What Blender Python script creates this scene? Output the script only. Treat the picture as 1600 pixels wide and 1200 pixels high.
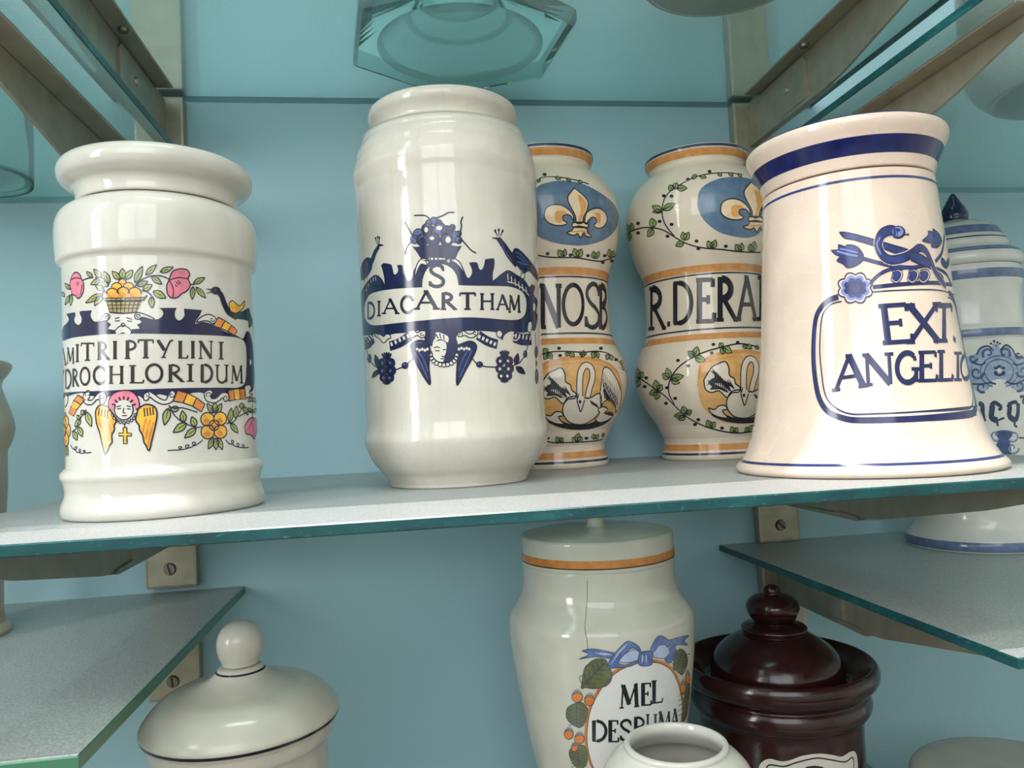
import bpy, bmesh, math, random
from mathutils import Vector, Matrix
random.seed(7)
for _o in list(bpy.data.objects):
    bpy.data.objects.remove(_o)
SC = bpy.context.scene
COL = SC.collection
PI = math.pi

# ------------------------------------------------------------------ camera
YAW, PITCH, ROLL, FPX = 0.142707, 0.0459013, -0.0487511, 1199.15
CAM = Vector((0.0, -0.75, 0.0))
_cy, _sy, _cp, _sp = math.cos(YAW), math.sin(YAW), math.cos(PITCH), math.sin(PITCH)
_f = Vector((_sy * _cp, _cy * _cp, _sp))
_r = Vector((_cy, -_sy, 0.0))
_u = _r.cross(_f)
CR = math.cos(ROLL) * _r + math.sin(ROLL) * _u
CU = -math.sin(ROLL) * _r + math.cos(ROLL) * _u
CF = _f
cam_data = bpy.data.cameras.new('camera')
cam_data.sensor_fit = 'HORIZONTAL'
cam_data.sensor_width = 36.0
cam_data.lens = FPX / 1600.0 * 36.0
cam_data.clip_start = 0.01
cam_data.clip_end = 50
cam = bpy.data.objects.new('camera', cam_data)
COL.objects.link(cam)
_m = Matrix((CR, CU, -CF)).transposed().to_4x4()
_m.translation = CAM
cam.matrix_world = _m
SC.camera = cam

# ------------------------------------------------------------------ light
SC.view_settings.view_transform = 'Standard'
SC.view_settings.look = 'None'
SC.view_settings.exposure = -0.62
SC.view_settings.gamma = 1.0
SC.view_settings.use_curve_mapping = False
SC.cycles.max_bounces = 10
SC.cycles.transparent_max_bounces = 24
SC.cycles.caustics_reflective = False
SC.cycles.caustics_refractive = False
SC.cycles.sample_clamp_indirect = 4.0
world = bpy.data.worlds.new('world')
SC.world = world
world.use_nodes = True
world.node_tree.nodes['Background'].inputs[0].default_value = (0.80, 0.88, 1.0, 1)
world.node_tree.nodes['Background'].inputs[1].default_value = 1.0


def area(name, loc, target, sx, sy, power, color):
    d = bpy.data.lights.new(name, 'AREA')
    d.shape = 'RECTANGLE'
    d.size, d.size_y, d.energy, d.color = sx, sy, power, color
    o = bpy.data.objects.new(name, d)
    COL.objects.link(o)
    o.location = loc
    o.rotation_euler = (Vector(target) - Vector(loc)).to_track_quat('-Z', 'Y').to_euler()
    return o


# daylight through the tall window of the left-hand wall, through the window of
# the wall behind the photographer, and the strip lamp above the shelves
area('daylight_left_window', (-1.38, -1.15, 0.975), (0.0, -1.15, 0.975), 0.42, 2.15, 62, (0.95, 0.98, 1.0))
area('daylight_front_window', (-0.45, -2.33, 1.15), (-0.45, 0.0, 1.15), 1.6, 1.8, 54, (0.97, 0.985, 1.0))

# ------------------------------------------------------------------ helpers


def ray(x, y):
    return CR * ((x - 800) / FPX) - CU * ((y - 600) / FPX) + CF


def at_y(x, y, Y=0.0):
    d = ray(x, y)
    return CAM + d * ((Y - CAM.y) / d.y)


def at_z(x, y, Z):
    d = ray(x, y)
    return CAM + d * ((Z - CAM.z) / d.z)


def link(name, me, mats=None, parent=None, loc=None, smooth=None):
    o = bpy.data.objects.new(name, me)
    COL.objects.link(o)
    if mats is not None:
        for m in (mats if isinstance(mats, (list, tuple)) else [mats]):
            me.materials.append(m)
    if parent is not None:
        o.parent = parent
    if loc is not None:
        o.location = loc
    if smooth is not None:
        for p in me.polygons:
            p.use_smooth = smooth
    return o


def tag(o, label=None, cat=None, group=None, kind=None):
    if label:
        o['label'] = label
    if cat:
        o['category'] = cat
    if group:
        o['group'] = group
    if kind:
        o['kind'] = kind
    return o


def empty(name, loc, label=None, cat=None, group=None, kind=None):
    o = bpy.data.objects.new(name, None)
    COL.objects.link(o)
    o.location = loc
    o.empty_display_size = 0.02
    return tag(o, label, cat, group, kind)


def mesh_from(name, verts, faces):
    me = bpy.data.meshes.new(name)
    me.from_pydata([tuple(v) for v in verts], [], faces)
    me.update()
    return me


def bm_mesh(name, bm):
    me = bpy.data.meshes.new(name)
    bm.to_mesh(me)
    bm.free()
    return me


def box_bm(x0, x1, y0, y1, z0, z1, bev=0.0, segs=2, bm=None):
    b = bmesh.new() if bm is None else bm
    vs = [b.verts.new((x, y, z)) for x in (x0, x1) for y in (y0, y1) for z in (z0, z1)]
    q = [(0, 1, 3, 2), (4, 6, 7, 5), (0, 4, 5, 1), (2, 3, 7, 6), (0, 2, 6, 4), (1, 5, 7, 3)]
    fs = [b.faces.new([vs[i] for i in f]) for f in q]
    if bev > 0:
        es = list({e for f in fs for e in f.edges})
        bmesh.ops.bevel(b, geom=es, offset=bev, segments=segs, affect='EDGES', profile=0.7)
    return b


def crom(pts, n=6, closed=False):
    """Catmull-Rom through 2-D points; a point given twice is a sharp corner."""
    P = [tuple(p) for p in pts]
    N = len(P)
    if N < 3:
        return P
    out = []
    rng = range(N) if closed else range(N - 1)
    for i in rng:
        p1, p2 = P[i], P[(i + 1) % N]
        if p1 == p2:
            continue
        p0 = P[i - 1] if (closed or i > 0) else (2 * p1[0] - p2[0], 2 * p1[1] - p2[1])
        p3 = P[(i + 2) % N] if (closed or i + 2 < N) else (2 * p2[0] - p1[0], 2 * p2[1] - p1[1])
        for k in range(n):
            t = k / n
            t2, t3 = t * t, t * t * t
            out.append(tuple(0.5 * (2 * p1[a] + (p2[a] - p0[a]) * t + (2 * p0[a] - 5 * p1[a] + 4 * p2[a] - p3[a]) * t2
                                    + (3 * p1[a] - p0[a] - 3 * p2[a] + p3[a]) * t3) for a in (0, 1)))
    if not closed:
        out.append(P[-1])
    return out


def lathe_mesh(name, prof, segs=112):
    """prof: (r, h) in metres, from the bottom centre round to the top."""
    verts, faces, rings = [], [], []
    for r, h in prof:
        if r < 1e-6:
            rings.append([len(verts)])
            verts.append((0, 0, h))
        else:
            rings.append(list(range(len(verts), len(verts) + segs)))
            for k in range(segs):
                a = 2 * PI * k / segs
                verts.append((r * math.cos(a), r * math.sin(a), h))
    for A, B in zip(rings, rings[1:]):
        if len(A) == 1 and len(B) == 1:
            continue
        for k in range(segs):
            k2 = (k + 1) % segs
            if len(A) == 1:
                faces.append((A[0], B[k2], B[k]))
            elif len(B) == 1:
                faces.append((A[k], A[k2], B[0]))
            else:
                faces.append((A[k], A[k2], B[k2], B[k]))
    me = mesh_from(name, verts, faces)
    for p in me.polygons:
        p.use_smooth = True
    return me


def mm(pts):
    return [(max(r, 0.0) * 1e-3, h * 1e-3) for r, h in pts]


# ------------------------------------------------------------------ materials


class NT:
    def __init__(self, name):
        self.m = bpy.data.materials.new(name)
        self.m.use_nodes = True
        self.t = self.m.node_tree
        self.t.nodes.clear()
        self.out = self.t.nodes.new('ShaderNodeOutputMaterial')

    def n(self, typ, **kw):
        o = self.t.nodes.new(typ)
        for k, v in kw.items():
            if k.startswith('_'):
                setattr(o, k[1:], v)
            else:
                key = int(k[1:]) if k[0] == 'i' and k[1:].isdigit() else k.replace('__', ' ')
                s = o.inputs[key]
                if hasattr(v, 'is_linked') or isinstance(v, bpy.types.NodeSocket):
                    self.t.links.new(v, s)
                else:
                    s.default_value = v
        return o

    def ramp(self, fac, stops):
        o = self.t.nodes.new('ShaderNodeValToRGB')
        self.t.links.new(fac, o.inputs[0])
        e = o.color_ramp.elements
        while len(e) < len(stops):
            e.new(0.5)
        for k, (p, c) in zip(e, stops):
            k.position = p
            k.color = (*c, 1) if len(c) == 3 else c
        return o.outputs[0]

    def coord(self, scale=(1, 1, 1)):
        tc = self.n('ShaderNodeTexCoord')
        mp = self.n('ShaderNodeMapping', i0=tc.outputs['Object'])
        mp.inputs['Scale'].default_value = scale
        return mp.outputs[0]

    def done(self, shader):
        self.t.links.new(shader, self.out.inputs[0])
        return self.m


def srgb(r, g, b):
    f = lambda c: (c / 255 / 12.92) if c / 255 <= 0.04045 else ((c / 255 + 0.055) / 1.055) ** 2.4
    return (f(r), f(g), f(b))


def scl(c, k):
    return tuple(min(1.0, x * k) for x in c)


def glaze(name, col, rough=0.12, mottle=0.06, bump=0.06, crackle=None, streak=0.0, speck=0.0, coat=0.0):
    """Glazed ceramic: mottled colour, slightly wavy gloss, optional crackle, streaks and iron specks."""
    t = NT(name)
    c = t.coord()
    nz = t.n('ShaderNodeTexNoise', Vector=c, Scale=38.0, Detail=3.0).outputs[0]
    colr = t.ramp(nz, [(0.3, scl(col, 1 - mottle)), (0.7, scl(col, 1 + mottle))])
    if streak > 0:
        cs = t.coord((260, 260, 2.2))
        sn = t.n('ShaderNodeTexNoise', Vector=cs, Scale=1.0, Detail=2.0).outputs[0]
        sm = t.ramp(sn, [(0.55, (0, 0, 0)), (0.75, (1, 1, 1))])
        sf = t.n('ShaderNodeMath', i0=sm, i1=streak, _operation='MULTIPLY').outputs[0]
        colr = t.n('ShaderNodeMix', _data_type='RGBA', Factor=sf, i6=colr, i7=(*scl(col, 0.72), 1)).outputs[2]
    if speck > 0:
        sp = t.n('ShaderNodeTexVoronoi', Vector=c, Scale=420.0).outputs[0]
        sp2 = t.n('ShaderNodeTexNoise', Vector=c, Scale=150.0).outputs[0]
        a = t.ramp(sp, [(0.05, (1, 1, 1)), (0.16, (0, 0, 0))])
        b = t.ramp(sp2, [(0.55, (0, 0, 0)), (0.62, (1, 1, 1))])
        f = t.n('ShaderNodeMath', i0=a, i1=b, _operation='MULTIPLY').outputs[0]
        f = t.n('ShaderNodeMath', i0=f, i1=speck, _operation='MULTIPLY').outputs[0]
        colr = t.n('ShaderNodeMix', _data_type='RGBA', Factor=f, i6=colr, i7=(*scl(col, 0.45), 1)).outputs[2]
    if crackle:
        sc, amt, ccol = crackle
        dn = t.n('ShaderNodeTexNoise', Vector=c, Scale=20.0).outputs[1]
        wv = t.n('ShaderNodeMix', _data_type='VECTOR', Factor=0.03, i4=c, i5=dn).outputs[1]
        vo = t.n('ShaderNodeTexVoronoi', Vector=wv, Scale=sc, _feature='DISTANCE_TO_EDGE').outputs[0]
        cm = t.ramp(vo, [(0.0, (1, 1, 1)), (0.012, (0, 0, 0))])
        cf = t.n('ShaderNodeMath', i0=cm, i1=amt, _operation='MULTIPLY').outputs[0]
        colr = t.n('ShaderNodeMix', _data_type='RGBA', Factor=cf, i6=colr, i7=(*ccol, 1)).outputs[2]
    b1 = t.n('ShaderNodeTexNoise', Vector=c, Scale=55.0, Detail=1.5).outputs[0]
    if streak > 0:
        b1 = t.n('ShaderNodeMath', i0=b1, i1=t.n('ShaderNodeMath', i0=sn, i1=0.10, _operation='MULTIPLY').outputs[0], _operation='ADD').outputs[0]
    bp = t.n('ShaderNodeBump', Strength=bump, Distance=0.004, Height=b1)
    p = t.n('ShaderNodeBsdfPrincipled', Base__Color=colr, Roughness=rough, Normal=bp.outputs[0])
    p.inputs['IOR'].default_value = 1.5
    p.inputs['Specular IOR Level'].default_value = 0.5
    p.inputs['Coat Weight'].default_value = coat
    p.inputs['Coat Roughness'].default_value = 0.05
    return t.done(p.outputs[0])


_paints = {}


def paint(name, rgb, var=0.18, rough=0.14):
    """In-glaze painted colour, a little uneven like a brushed wash."""
    if name in _paints:
        return _paints[name]
    t = NT('paint_' + name)
    col = srgb(*rgb)
    c = t.coord()
    nz = t.n('ShaderNodeTexNoise', Vector=c, Scale=160.0, Detail=3.0).outputs[0]
    colr = t.ramp(nz, [(0.3, scl(col, 1 - var)), (0.7, scl(col, 1 + var))])
    p = t.n('ShaderNodeBsdfPrincipled', Base__Color=colr, Roughness=rough)
    _paints[name] = t.done(p.outputs[0])
    return _paints[name]


def m_frosted():
    t = NT('frosted_glass')
    c = t.coord()
    g1 = t.n('ShaderNodeTexNoise', Vector=c, Scale=700.0, Detail=2.0).outputs[0]
    g2 = t.n('ShaderNodeTexNoise', Vector=c, Scale=9.0, Detail=3.0).outputs[0]
    dc = t.ramp(g1, [(0.32, (0.42, 0.43, 0.43)), (0.70, (0.70, 0.70, 0.69))])
    bp = t.n('ShaderNodeBump', Strength=0.35, Distance=0.0006, Height=g1).outputs[0]
    dif = t.n('ShaderNodeBsdfDiffuse', Color=dc, Normal=bp).outputs[0]
    trl = t.n('ShaderNodeBsdfTranslucent', Color=(0.55, 0.72, 0.70, 1)).outputs[0]
    body = t.n('ShaderNodeMixShader', i0=0.14, i1=dif, i2=trl).outputs[0]
    gls = t.n('ShaderNodeBsdfGlossy', Color=(1, 1, 1, 1), Roughness=0.38, Normal=bp).outputs[0]
    fr = t.n('ShaderNodeFresnel', IOR=1.35).outputs[0]
    frm = t.n('ShaderNodeMath', i0=fr, i1=0.55, _operation='MULTIPLY').outputs[0]
    body = t.n('ShaderNodeMixShader', i0=frm, i1=body, i2=gls).outputs[0]
    trn = t.n('ShaderNodeBsdfTransparent', Color=(0.70, 0.83, 0.81, 1)).outputs[0]
    lw = t.n('ShaderNodeLayerWeight', Blend=0.5).outputs['Facing']
    fac = t.ramp(lw, [(0.0, (.76,) * 3), (0.50, (.62,) * 3), (0.68, (.60,) * 3), (0.92, (.76,) * 3)])
    return t.done(t.n('ShaderNodeMixShader', i0=fac, i1=trn, i2=body).outputs[0])


def m_glass_under():
    t = NT('glass_underside')
    trn = t.n('ShaderNodeBsdfTransparent', Color=(0.90, 0.97, 0.96, 1)).outputs[0]
    gls = t.n('ShaderNodeBsdfGlossy', Color=(0.9, 1, 1, 1), Roughness=0.08).outputs[0]
    fr = t.n('ShaderNodeFresnel', IOR=1.3).outputs[0]
    frm = t.n('ShaderNodeMath', i0=fr, i1=0.6, _operation='MULTIPLY').outputs[0]
    return t.done(t.n('ShaderNodeMixShader', i0=frm, i1=trn, i2=gls).outputs[0])


def m_glass_edge(name='glass_cut_edge', green=0.0):
    t = NT(name)
    c = t.coord((1, 1, 2.5))
    n1 = t.n('ShaderNodeTexNoise', Vector=c, Scale=26.0, Detail=4.0).outputs[0]
    n2 = t.n('ShaderNodeTexNoise', Vector=c, Scale=240.0, Detail=3.0).outputs[0]
    c1 = t.ramp(n1, [(0.30, srgb(8, 50, 54)), (0.55, srgb(14, 74, 78)), (0.80, srgb(40, 108, 110))])
    ch = t.ramp(n2, [(0.60, (0, 0, 0)), (0.72, (1, 1, 1))])
    cf = t.n('ShaderNodeMath', i0=ch, i1=0.35, _operation='MULTIPLY').outputs[0]
    c2 = t.n('ShaderNodeMix', _data_type='RGBA', Factor=cf, i6=c1, i7=(*srgb(84, 150, 152), 1)).outputs[2]
    c2 = t.n('ShaderNodeMix', _data_type='RGBA', Factor=green, i6=c2, i7=(*srgb(74, 122, 94), 1)).outputs[2]
    p = t.n('ShaderNodeBsdfPrincipled', Base__Color=c2, Roughness=0.28)
    return t.done(p.outputs[0])


def m_metal(name, col, rough=0.42, metallic=0.55):
    t = NT(name)
    c = t.coord((1, 1, 1))
    n1 = t.n('ShaderNodeTexNoise', Vector=t.coord((40, 500, 500)), Scale=1.0, Detail=3.0).outputs[0]
    n2 = t.n('ShaderNodeTexNoise', Vector=c, Scale=60.0, Detail=4.0).outputs[0]
    cc = t.ramp(n2, [(0.3, scl(col, 0.86)), (0.7, scl(col, 1.10))])
    rr = t.n('ShaderNodeMapRange', Value=n1)
    rr.inputs['To Min'].default_value = rough - 0.08
    rr.inputs['To Max'].default_value = rough + 0.10
    bp = t.n('ShaderNodeBump', Strength=0.05, Distance=0.0004, Height=n1).outputs[0]
    p = t.n('ShaderNodeBsdfPrincipled', Base__Color=cc, Metallic=metallic, Roughness=rr.outputs[0], Normal=bp)
    return t.done(p.outputs[0])


def m_plaster(name, col, bump=0.25, var=0.05):
    t = NT(name)
    c = t.coord()
    n1 = t.n('ShaderNodeTexNoise', Vector=c, Scale=3.0, Detail=3.0).outputs[0]
    n2 = t.n('ShaderNodeTexNoise', Vector=c, Scale=170.0, Detail=3.0).outputs[0]
    n3 = t.n('ShaderNodeTexNoise', Vector=c, Scale=45.0, Detail=2.0).outputs[0]
    cc = t.ramp(n1, [(0.3, scl(col, 1 - var)), (0.7, scl(col, 1 + var))])
    h = t.n('ShaderNodeMath', i0=n2, i1=n3, _operation='ADD').outputs[0]
    bp = t.n('ShaderNodeBump', Strength=bump, Distance=0.0012, Height=h).outputs[0]
    p = t.n('ShaderNodeBsdfPrincipled', Base__Color=cc, Roughness=0.55, Normal=bp)
    return t.done(p.outputs[0])


def m_glass(name, tint, rough=0.05):
    """clear pressed glass: see-through, greener and darker where one looks along its walls"""
    t = NT(name)
    lw = t.n('ShaderNodeLayerWeight', Blend=0.5).outputs['Facing']
    col = t.ramp(lw, [(0.55, tint), (0.85, scl(tint, 0.60)), (1.0, scl(tint, 0.30))])
    trn = t.n('ShaderNodeBsdfTransparent', Color=col).outputs[0]
    gl = t.n('ShaderNodeBsdfGlossy', Roughness=rough).outputs[0]
    fr = t.n('ShaderNodeFresnel', IOR=1.12).outputs[0]
    return t.done(t.n('ShaderNodeMixShader', i0=fr, i1=trn, i2=gl).outputs[0])


M_WALL = m_plaster('blue_painted_plaster', srgb(164, 201, 212))
M_ROOM = m_plaster('off_white_plaster', srgb(222, 218, 208), 0.1)
M_FLOOR = m_plaster('brown_floor', srgb(84, 68, 56), 0.1, 0.12)
M_FROST = m_frosted()
M_UNDER = m_glass_under()
M_EDGE = m_glass_edge()
M_EDGEG = m_glass_edge('glass_cut_edge_green', 0.8)
M_ALU = m_metal('champagne_aluminium', srgb(170, 163, 144))
M_SCREW = m_metal('dull_steel', srgb(120, 114, 104), 0.35, 0.9)
M_DARK = paint('screw_slot', (30, 28, 26))
M_WOODW = m_plaster('white_window_paint', srgb(232, 230, 224), 0.03)
M_G1 = glaze('warm_white_glaze', srgb(203, 201, 192), 0.06)
M_G2 = glaze('cream_white_glaze_streaked', srgb(204, 199, 188), 0.07, streak=0.18, bump=0.10)
M_GE = glaze('peach_white_crackle_glaze', srgb(219, 199, 183), 0.09, crackle=(34.0, 0.20, srgb(250, 240, 226)), speck=0.35)
M_GD = glaze('ivory_glaze', srgb(220, 207, 188), 0.07)
M_GM = glaze('greyish_white_glaze', srgb(196, 193, 181), 0.06)
M_GW = glaze('matt_white_glaze', srgb(184, 180, 168), 0.2, bump=0.03)
M_GU = glaze('cool_white_glaze', srgb(206, 208, 202), 0.12)
M_GB = glaze('dark_brown_glaze', srgb(44, 19, 19), 0.17, mottle=0.25, bump=0.12)
M_GT = glaze('tan_beige_glaze', srgb(206, 188, 160), 0.3, bump=0.03)
M_BISQ = glaze('unglazed_base', srgb(244, 236, 222), 0.5, bump=0.1)
M_GLASS = m_glass('pressed_glass', (0.84, 0.92, 0.90))
M_GRIM = m_glass('pressed_glass_rim', (0.50, 0.60, 0.56))

# ------------------------------------------------------------------ the room
def struct_box(name, x0, x1, y0, y1, z0, z1, mat):
    o = link(name, bm_mesh(name, box_bm(x0, x1, y0, y1, z0, z1)), mat)
    return tag(o, kind='structure')


RX0, RX1, RY0, RZ0, RZ1 = -1.45, 2.1, -2.4, -1.25, 2.2
struct_box('wall_back', RX0 - .1, RX1 + .1, 0.0, 0.1, RZ0, RZ1, M_WALL)
struct_box('floor', RX0 - .1, RX1 + .1, RY0 - .1, 0.1, RZ0 - .1, RZ0, M_FLOOR)
struct_box('ceiling', RX0 - .1, RX1 + .1, RY0 - .1, 0.1, RZ1, RZ1 + .1, M_ROOM)
struct_box('wall_right', RX1, RX1 + .1, RY0, 0.0, RZ0, RZ1, M_ROOM)


def wall_with_hole(name, axis, p0, p1, a0, a1, z0, z1, h0, h1, hz0, hz1, mat):
    b = bmesh.new()
    for (s0, s1, t0, t1) in ((a0, h0, z0, z1), (h1, a1, z0, z1), (h0, h1, z0, hz0), (h0, h1, hz1, z1)):
        if axis == 'x':
            box_bm(p0, p1, s0, s1, t0, t1, bm=b)
        else:
            box_bm(s0, s1, p0, p1, t0, t1, bm=b)
    return tag(link(name, bm_mesh(name, b), mat), kind='structure')


# left wall: window between y -1.36..-0.94 ; front wall: window between x -1.25..0.35
wall_with_hole('wall_left', 'x', RX0 - .1, RX0, RY0, 0.0, RZ0, RZ1, -1.36, -0.94, -0.10, 2.05, M_ROOM)
wall_with_hole('wall_front', 'y', RY0 - .1, RY0, RX0 - .1, RX1 + .1, RZ0, RZ1, -1.25, 0.35, 0.25, 2.05, M_ROOM)


def window(name, axis, p, a0, a1, z0, z1, nv, nh):
    fr = bmesh.new()
    T = 0.035

    def bar(s0, s1, t0, t1):
        if axis == 'x':
            box_bm(p - .03, p + .05, s0, s1, t0, t1, bm=fr)
        else:
            box_bm(s0, s1, p - .03, p + .05, t0, t1, bm=fr)
    for k in range(nv + 1):
        s = a0 + (a1 - a0 - T) * k / nv
        bar(s, s + T, z0, z1)
    for k in range(nh + 1):
        t = z0 + (z1 - z0 - T) * k / nh
        bar(a0, a1, t, t + T)
    return tag(link(name, bm_mesh(name, fr), M_WOODW), kind='structure')


window('window_1', 'x', RX0 + 0.095, -1.36, -0.94, -0.10, 2.05, 1, 3)
window('window_2', 'y', RY0 + 0.095, -1.25, 0.35, 0.25, 2.05, 2, 2)

# strip lamp mounted on the ceiling in front of the shelves
lamp = empty('strip_lamp', (-0.10, -0.75, RZ1), 'long white strip lamp on the ceiling in front of the shelves', 'lamp')
link('lamp_housing', bm_mesh('lamp_housing', box_bm(-.52, .52, -.035, .035, -.045, 0, .004)), M_WOODW, lamp)
tm = NT('lamp_tube_glow')
tube_mat = tm.done(tm.n('ShaderNodeEmission', Color=(1, 0.97, 0.92, 1), Strength=6.0).outputs[0])
tb = bmesh.new()
bmesh.ops.create_cone(tb, cap_ends=True, segments=16, radius1=.008, radius2=.008, depth=0.98,
                      matrix=Matrix.Translation((0, 0, -.056)) @ Matrix.Rotation(PI / 2, 4, 'Y'))
link('lamp_tube', bm_mesh('lamp_tube', tb), tube_mat, lamp)
area('strip_lamp_light', (-0.10, -0.75, RZ1 - 0.07), (-0.10, -0.75, 0), 0.98, 0.03, 105, (1.0, 0.98, 0.95))

# ------------------------------------------------------------------ glass shelves
SH_F, GT = -0.383, 0.006
Z_MAIN, Z_LL, Z_LR = -0.044, -0.1425, -0.1375
Z_UC, Z_UL, Z_UR = 0.3215, 0.2255, 0.229
Z_BOT, Z_BR = -0.36, -0.40


def shelf(x0, x1, ztop, label, front=SH_F, edge=None, GT=GT):
    b = bmesh.new()
    c = 0.0007
    pts = [(x0, 0.0), (x0, front), (x1, front), (x1, 0.0)]
    rows = []
    for (ins, z) in ((c, ztop - GT), (0, ztop - GT + c), (0, ztop - c), (c, ztop)):
        rows.append([b.verts.new((x + (ins if x == x0 else -ins), y if y == 0 else y + ins, z)) for x, y in pts])
    for A, B in zip(rows, rows[1:]):
        for k in range(4):
            k2 = (k + 1) % 4
            b.faces.new((A[k], A[k2], B[k2], B[k])).material_index = 1 if k == 3 else 2
    b.faces.new(rows[0][::-1]).material_index = 1
    b.faces.new(rows[-1]).material_index = 0
    bmesh.ops.recalc_face_normals(b, faces=b.faces)
    o = link('glass_shelf', bm_mesh('glass_shelf', b), [M_FROST, M_UNDER, edge or M_EDGE])
    return tag(o, label, 'shelf', 'frosted glass shelves')


shelf(-0.257, 0.444, Z_MAIN, 'wide frosted glass shelf in the middle carrying the three large front jars')
shelf(-0.257, 0.444, Z_UC, 'frosted glass shelf above the middle, under the hexagonal glass foot')
shelf(-0.95, -0.152, Z_LL, 'frosted glass shelf at lower left beside the round-knobbed white lid', front=-0.370, edge=M_EDGEG, GT=0.0074)
shelf(0.312, 1.10, Z_LR, 'frosted glass shelf at lower right above the dark brown jar')
shelf(-0.95, -0.166, Z_UL, 'frosted glass shelf at upper left above the jar with the flower basket')
shelf(0.333, 1.10, Z_UR, 'frosted glass shelf at upper right above the jar with the snake')
shelf(-0.257, 0.444, 0.708, 'unseen frosted glass shelf added over the middle bay to shade the wall')  # unseen shelves over all bays, added to keep lamp light off the upper wall
shelf(-0.95, -0.20, 0.60, 'unseen frosted glass shelf added over the left bay to shade the wall', front=-0.375)  # unseen, added for its shade on the wall
shelf(0.36, 1.10, 0.60, 'unseen frosted glass shelf added over the right bay to shade the wall', front=-0.375)  # unseen, added for shade like the left one
shelf(-0.257, 0.444, Z_BOT, 'lowest glass shelf in the middle, under the honey jar')
shelf(0.312, 1.10, Z_BR, 'lowest glass shelf on the right, under the flat grey lid')

# ------------------------------------------------------------------ brackets
def bracket_parts():
    """Meshes of one right-hand bracket, top at z 0 under the glass, x 0 = web face towards the middle bay."""
    out = {}
    pl = box_bm(-0.017, 0.027, -0.013, 0.0, -0.087, 0.0, 0.0025, 2)
    out['wall_plate'] = bm_mesh('wall_plate', pl)
    # arm: web plate with tapering lower edge + top flange
    a = bmesh.new()
    prof = [(-0.012, 0.0), (-0.012, -0.0435), (-0.165, -0.0455), (-0.182, -0.0440), (-0.30, -0.0235), (-0.366, -0.008), (-0.372, 0.0)]

    def extr(b, pts, x0, x1):
        A = [b.verts.new((x0, y, z)) for y, z in pts]
        B = [b.verts.new((x1, y, z)) for y, z in pts]
        b.faces.new(A)
        b.faces.new(B[::-1])
        for k in range(len(pts)):
            k2 = (k + 1) % len(pts)
            b.faces.new((A[k2], A[k], B[k], B[k2]))
    extr(a, prof, 0.001, 0.0035)
    box_bm(-0.015, 0.001, -0.372, -0.035, -0.0022, -0.0002, 0.0006, 1, bm=a)
    bmesh.ops.recalc_face_normals(a, faces=a.faces)
    out['arm'] = bm_mesh('arm', a)
    s = bmesh.new()
    sp = [(-0.011, -0.004), (-0.011, -0.044), (-0.128, -0.044), (-0.128, -0.010), (-0.124, -0.005)]
    extr(s, sp, -0.0012, 0.001)
    extr(s, sp, 0.0035, 0.0058)
    lp = [(-0.011, -0.0445), (-0.011, -0.0465), (-0.158, -0.0475), (-0.163, -0.0465), (-0.158, -0.0440), (-0.128, -0.0425)]
    extr(s, lp, -0.0012, 0.0058)
    bmesh.ops.recalc_face_normals(s, faces=s.faces)
    out['sleeve'] = bm_mesh('sleeve', s)

    def disc(r, d, m, slot=None):
        b = bmesh.new()
        bmesh.ops.create_cone(b, cap_ends=True, segments=24, radius1=r, radius2=r * 0.82, depth=d, matrix=m)
        return b
    out['sleeve_rivet'] = bm_mesh('sleeve_rivet', disc(0.0042, 0.0024, Matrix.Translation((-0.0022, -0.092, -0.022)) @ Matrix.Rotation(-PI / 2, 4, 'Y')))
    out['flange_screw'] = bm_mesh('flange_screw', disc(0.0042, 0.0026, Matrix.Translation((-0.008, -0.140, -0.0034)) @ Matrix.Rotation(PI, 4, 'X')))
    out['wall_screw'] = bm_mesh('wall_screw', disc(0.0058, 0.0030, Matrix.Translation((0.006, -0.0142, -0.070)) @ Matrix.Rotation(PI / 2, 4, 'X')))
    out['screw_slot'] = bm_mesh('screw_slot', box_bm(0.006 - .0008, 0.006 + .0008, -0.01605, -0.0155, -0.070 - .0043, -0.070 + .0043))
    return out


BP = bracket_parts()
for _m_ in BP.values():
    _m_.materials.clear()
for k, m_ in dict(wall_plate=M_ALU, arm=M_ALU, sleeve=M_ALU, sleeve_rivet=M_ALU, flange_screw=M_SCREW, wall_screw=M_SCREW, screw_slot=M_DARK).items():
    BP[k].materials.append(m_)


def bracket(x, ztop, mirror, label):
    e = empty('shelf_bracket', (x, 0, ztop - GT), label, 'bracket', 'metal shelf brackets')
    if mirror:
        e.scale = (-1, 1, 1)
    for k in ('wall_plate', 'arm', 'sleeve', 'sleeve_rivet', 'flange_screw'):
        o = bpy.data.objects.new(k, BP[k])
        COL.objects.link(o)
        o.parent = e
    w = bpy.data.objects.new('wall_screw', BP['wall_screw'])
    COL.objects.link(w)
    w.parent = e
    s = bpy.data.objects.new('screw_slot', BP['screw_slot'])
    COL.objects.link(s)
    s.parent = w
    ang = random.uniform(-0.9, 0.9)
    s.matrix_parent_inverse.identity()
    s.location = Vector((0.006, 0, -0.070)) - Matrix.Rotation(ang, 3, 'Y') @ Vector((0.006, 0, -0.070))
    s.rotation_euler = (0, ang, 0)
    return e


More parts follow.
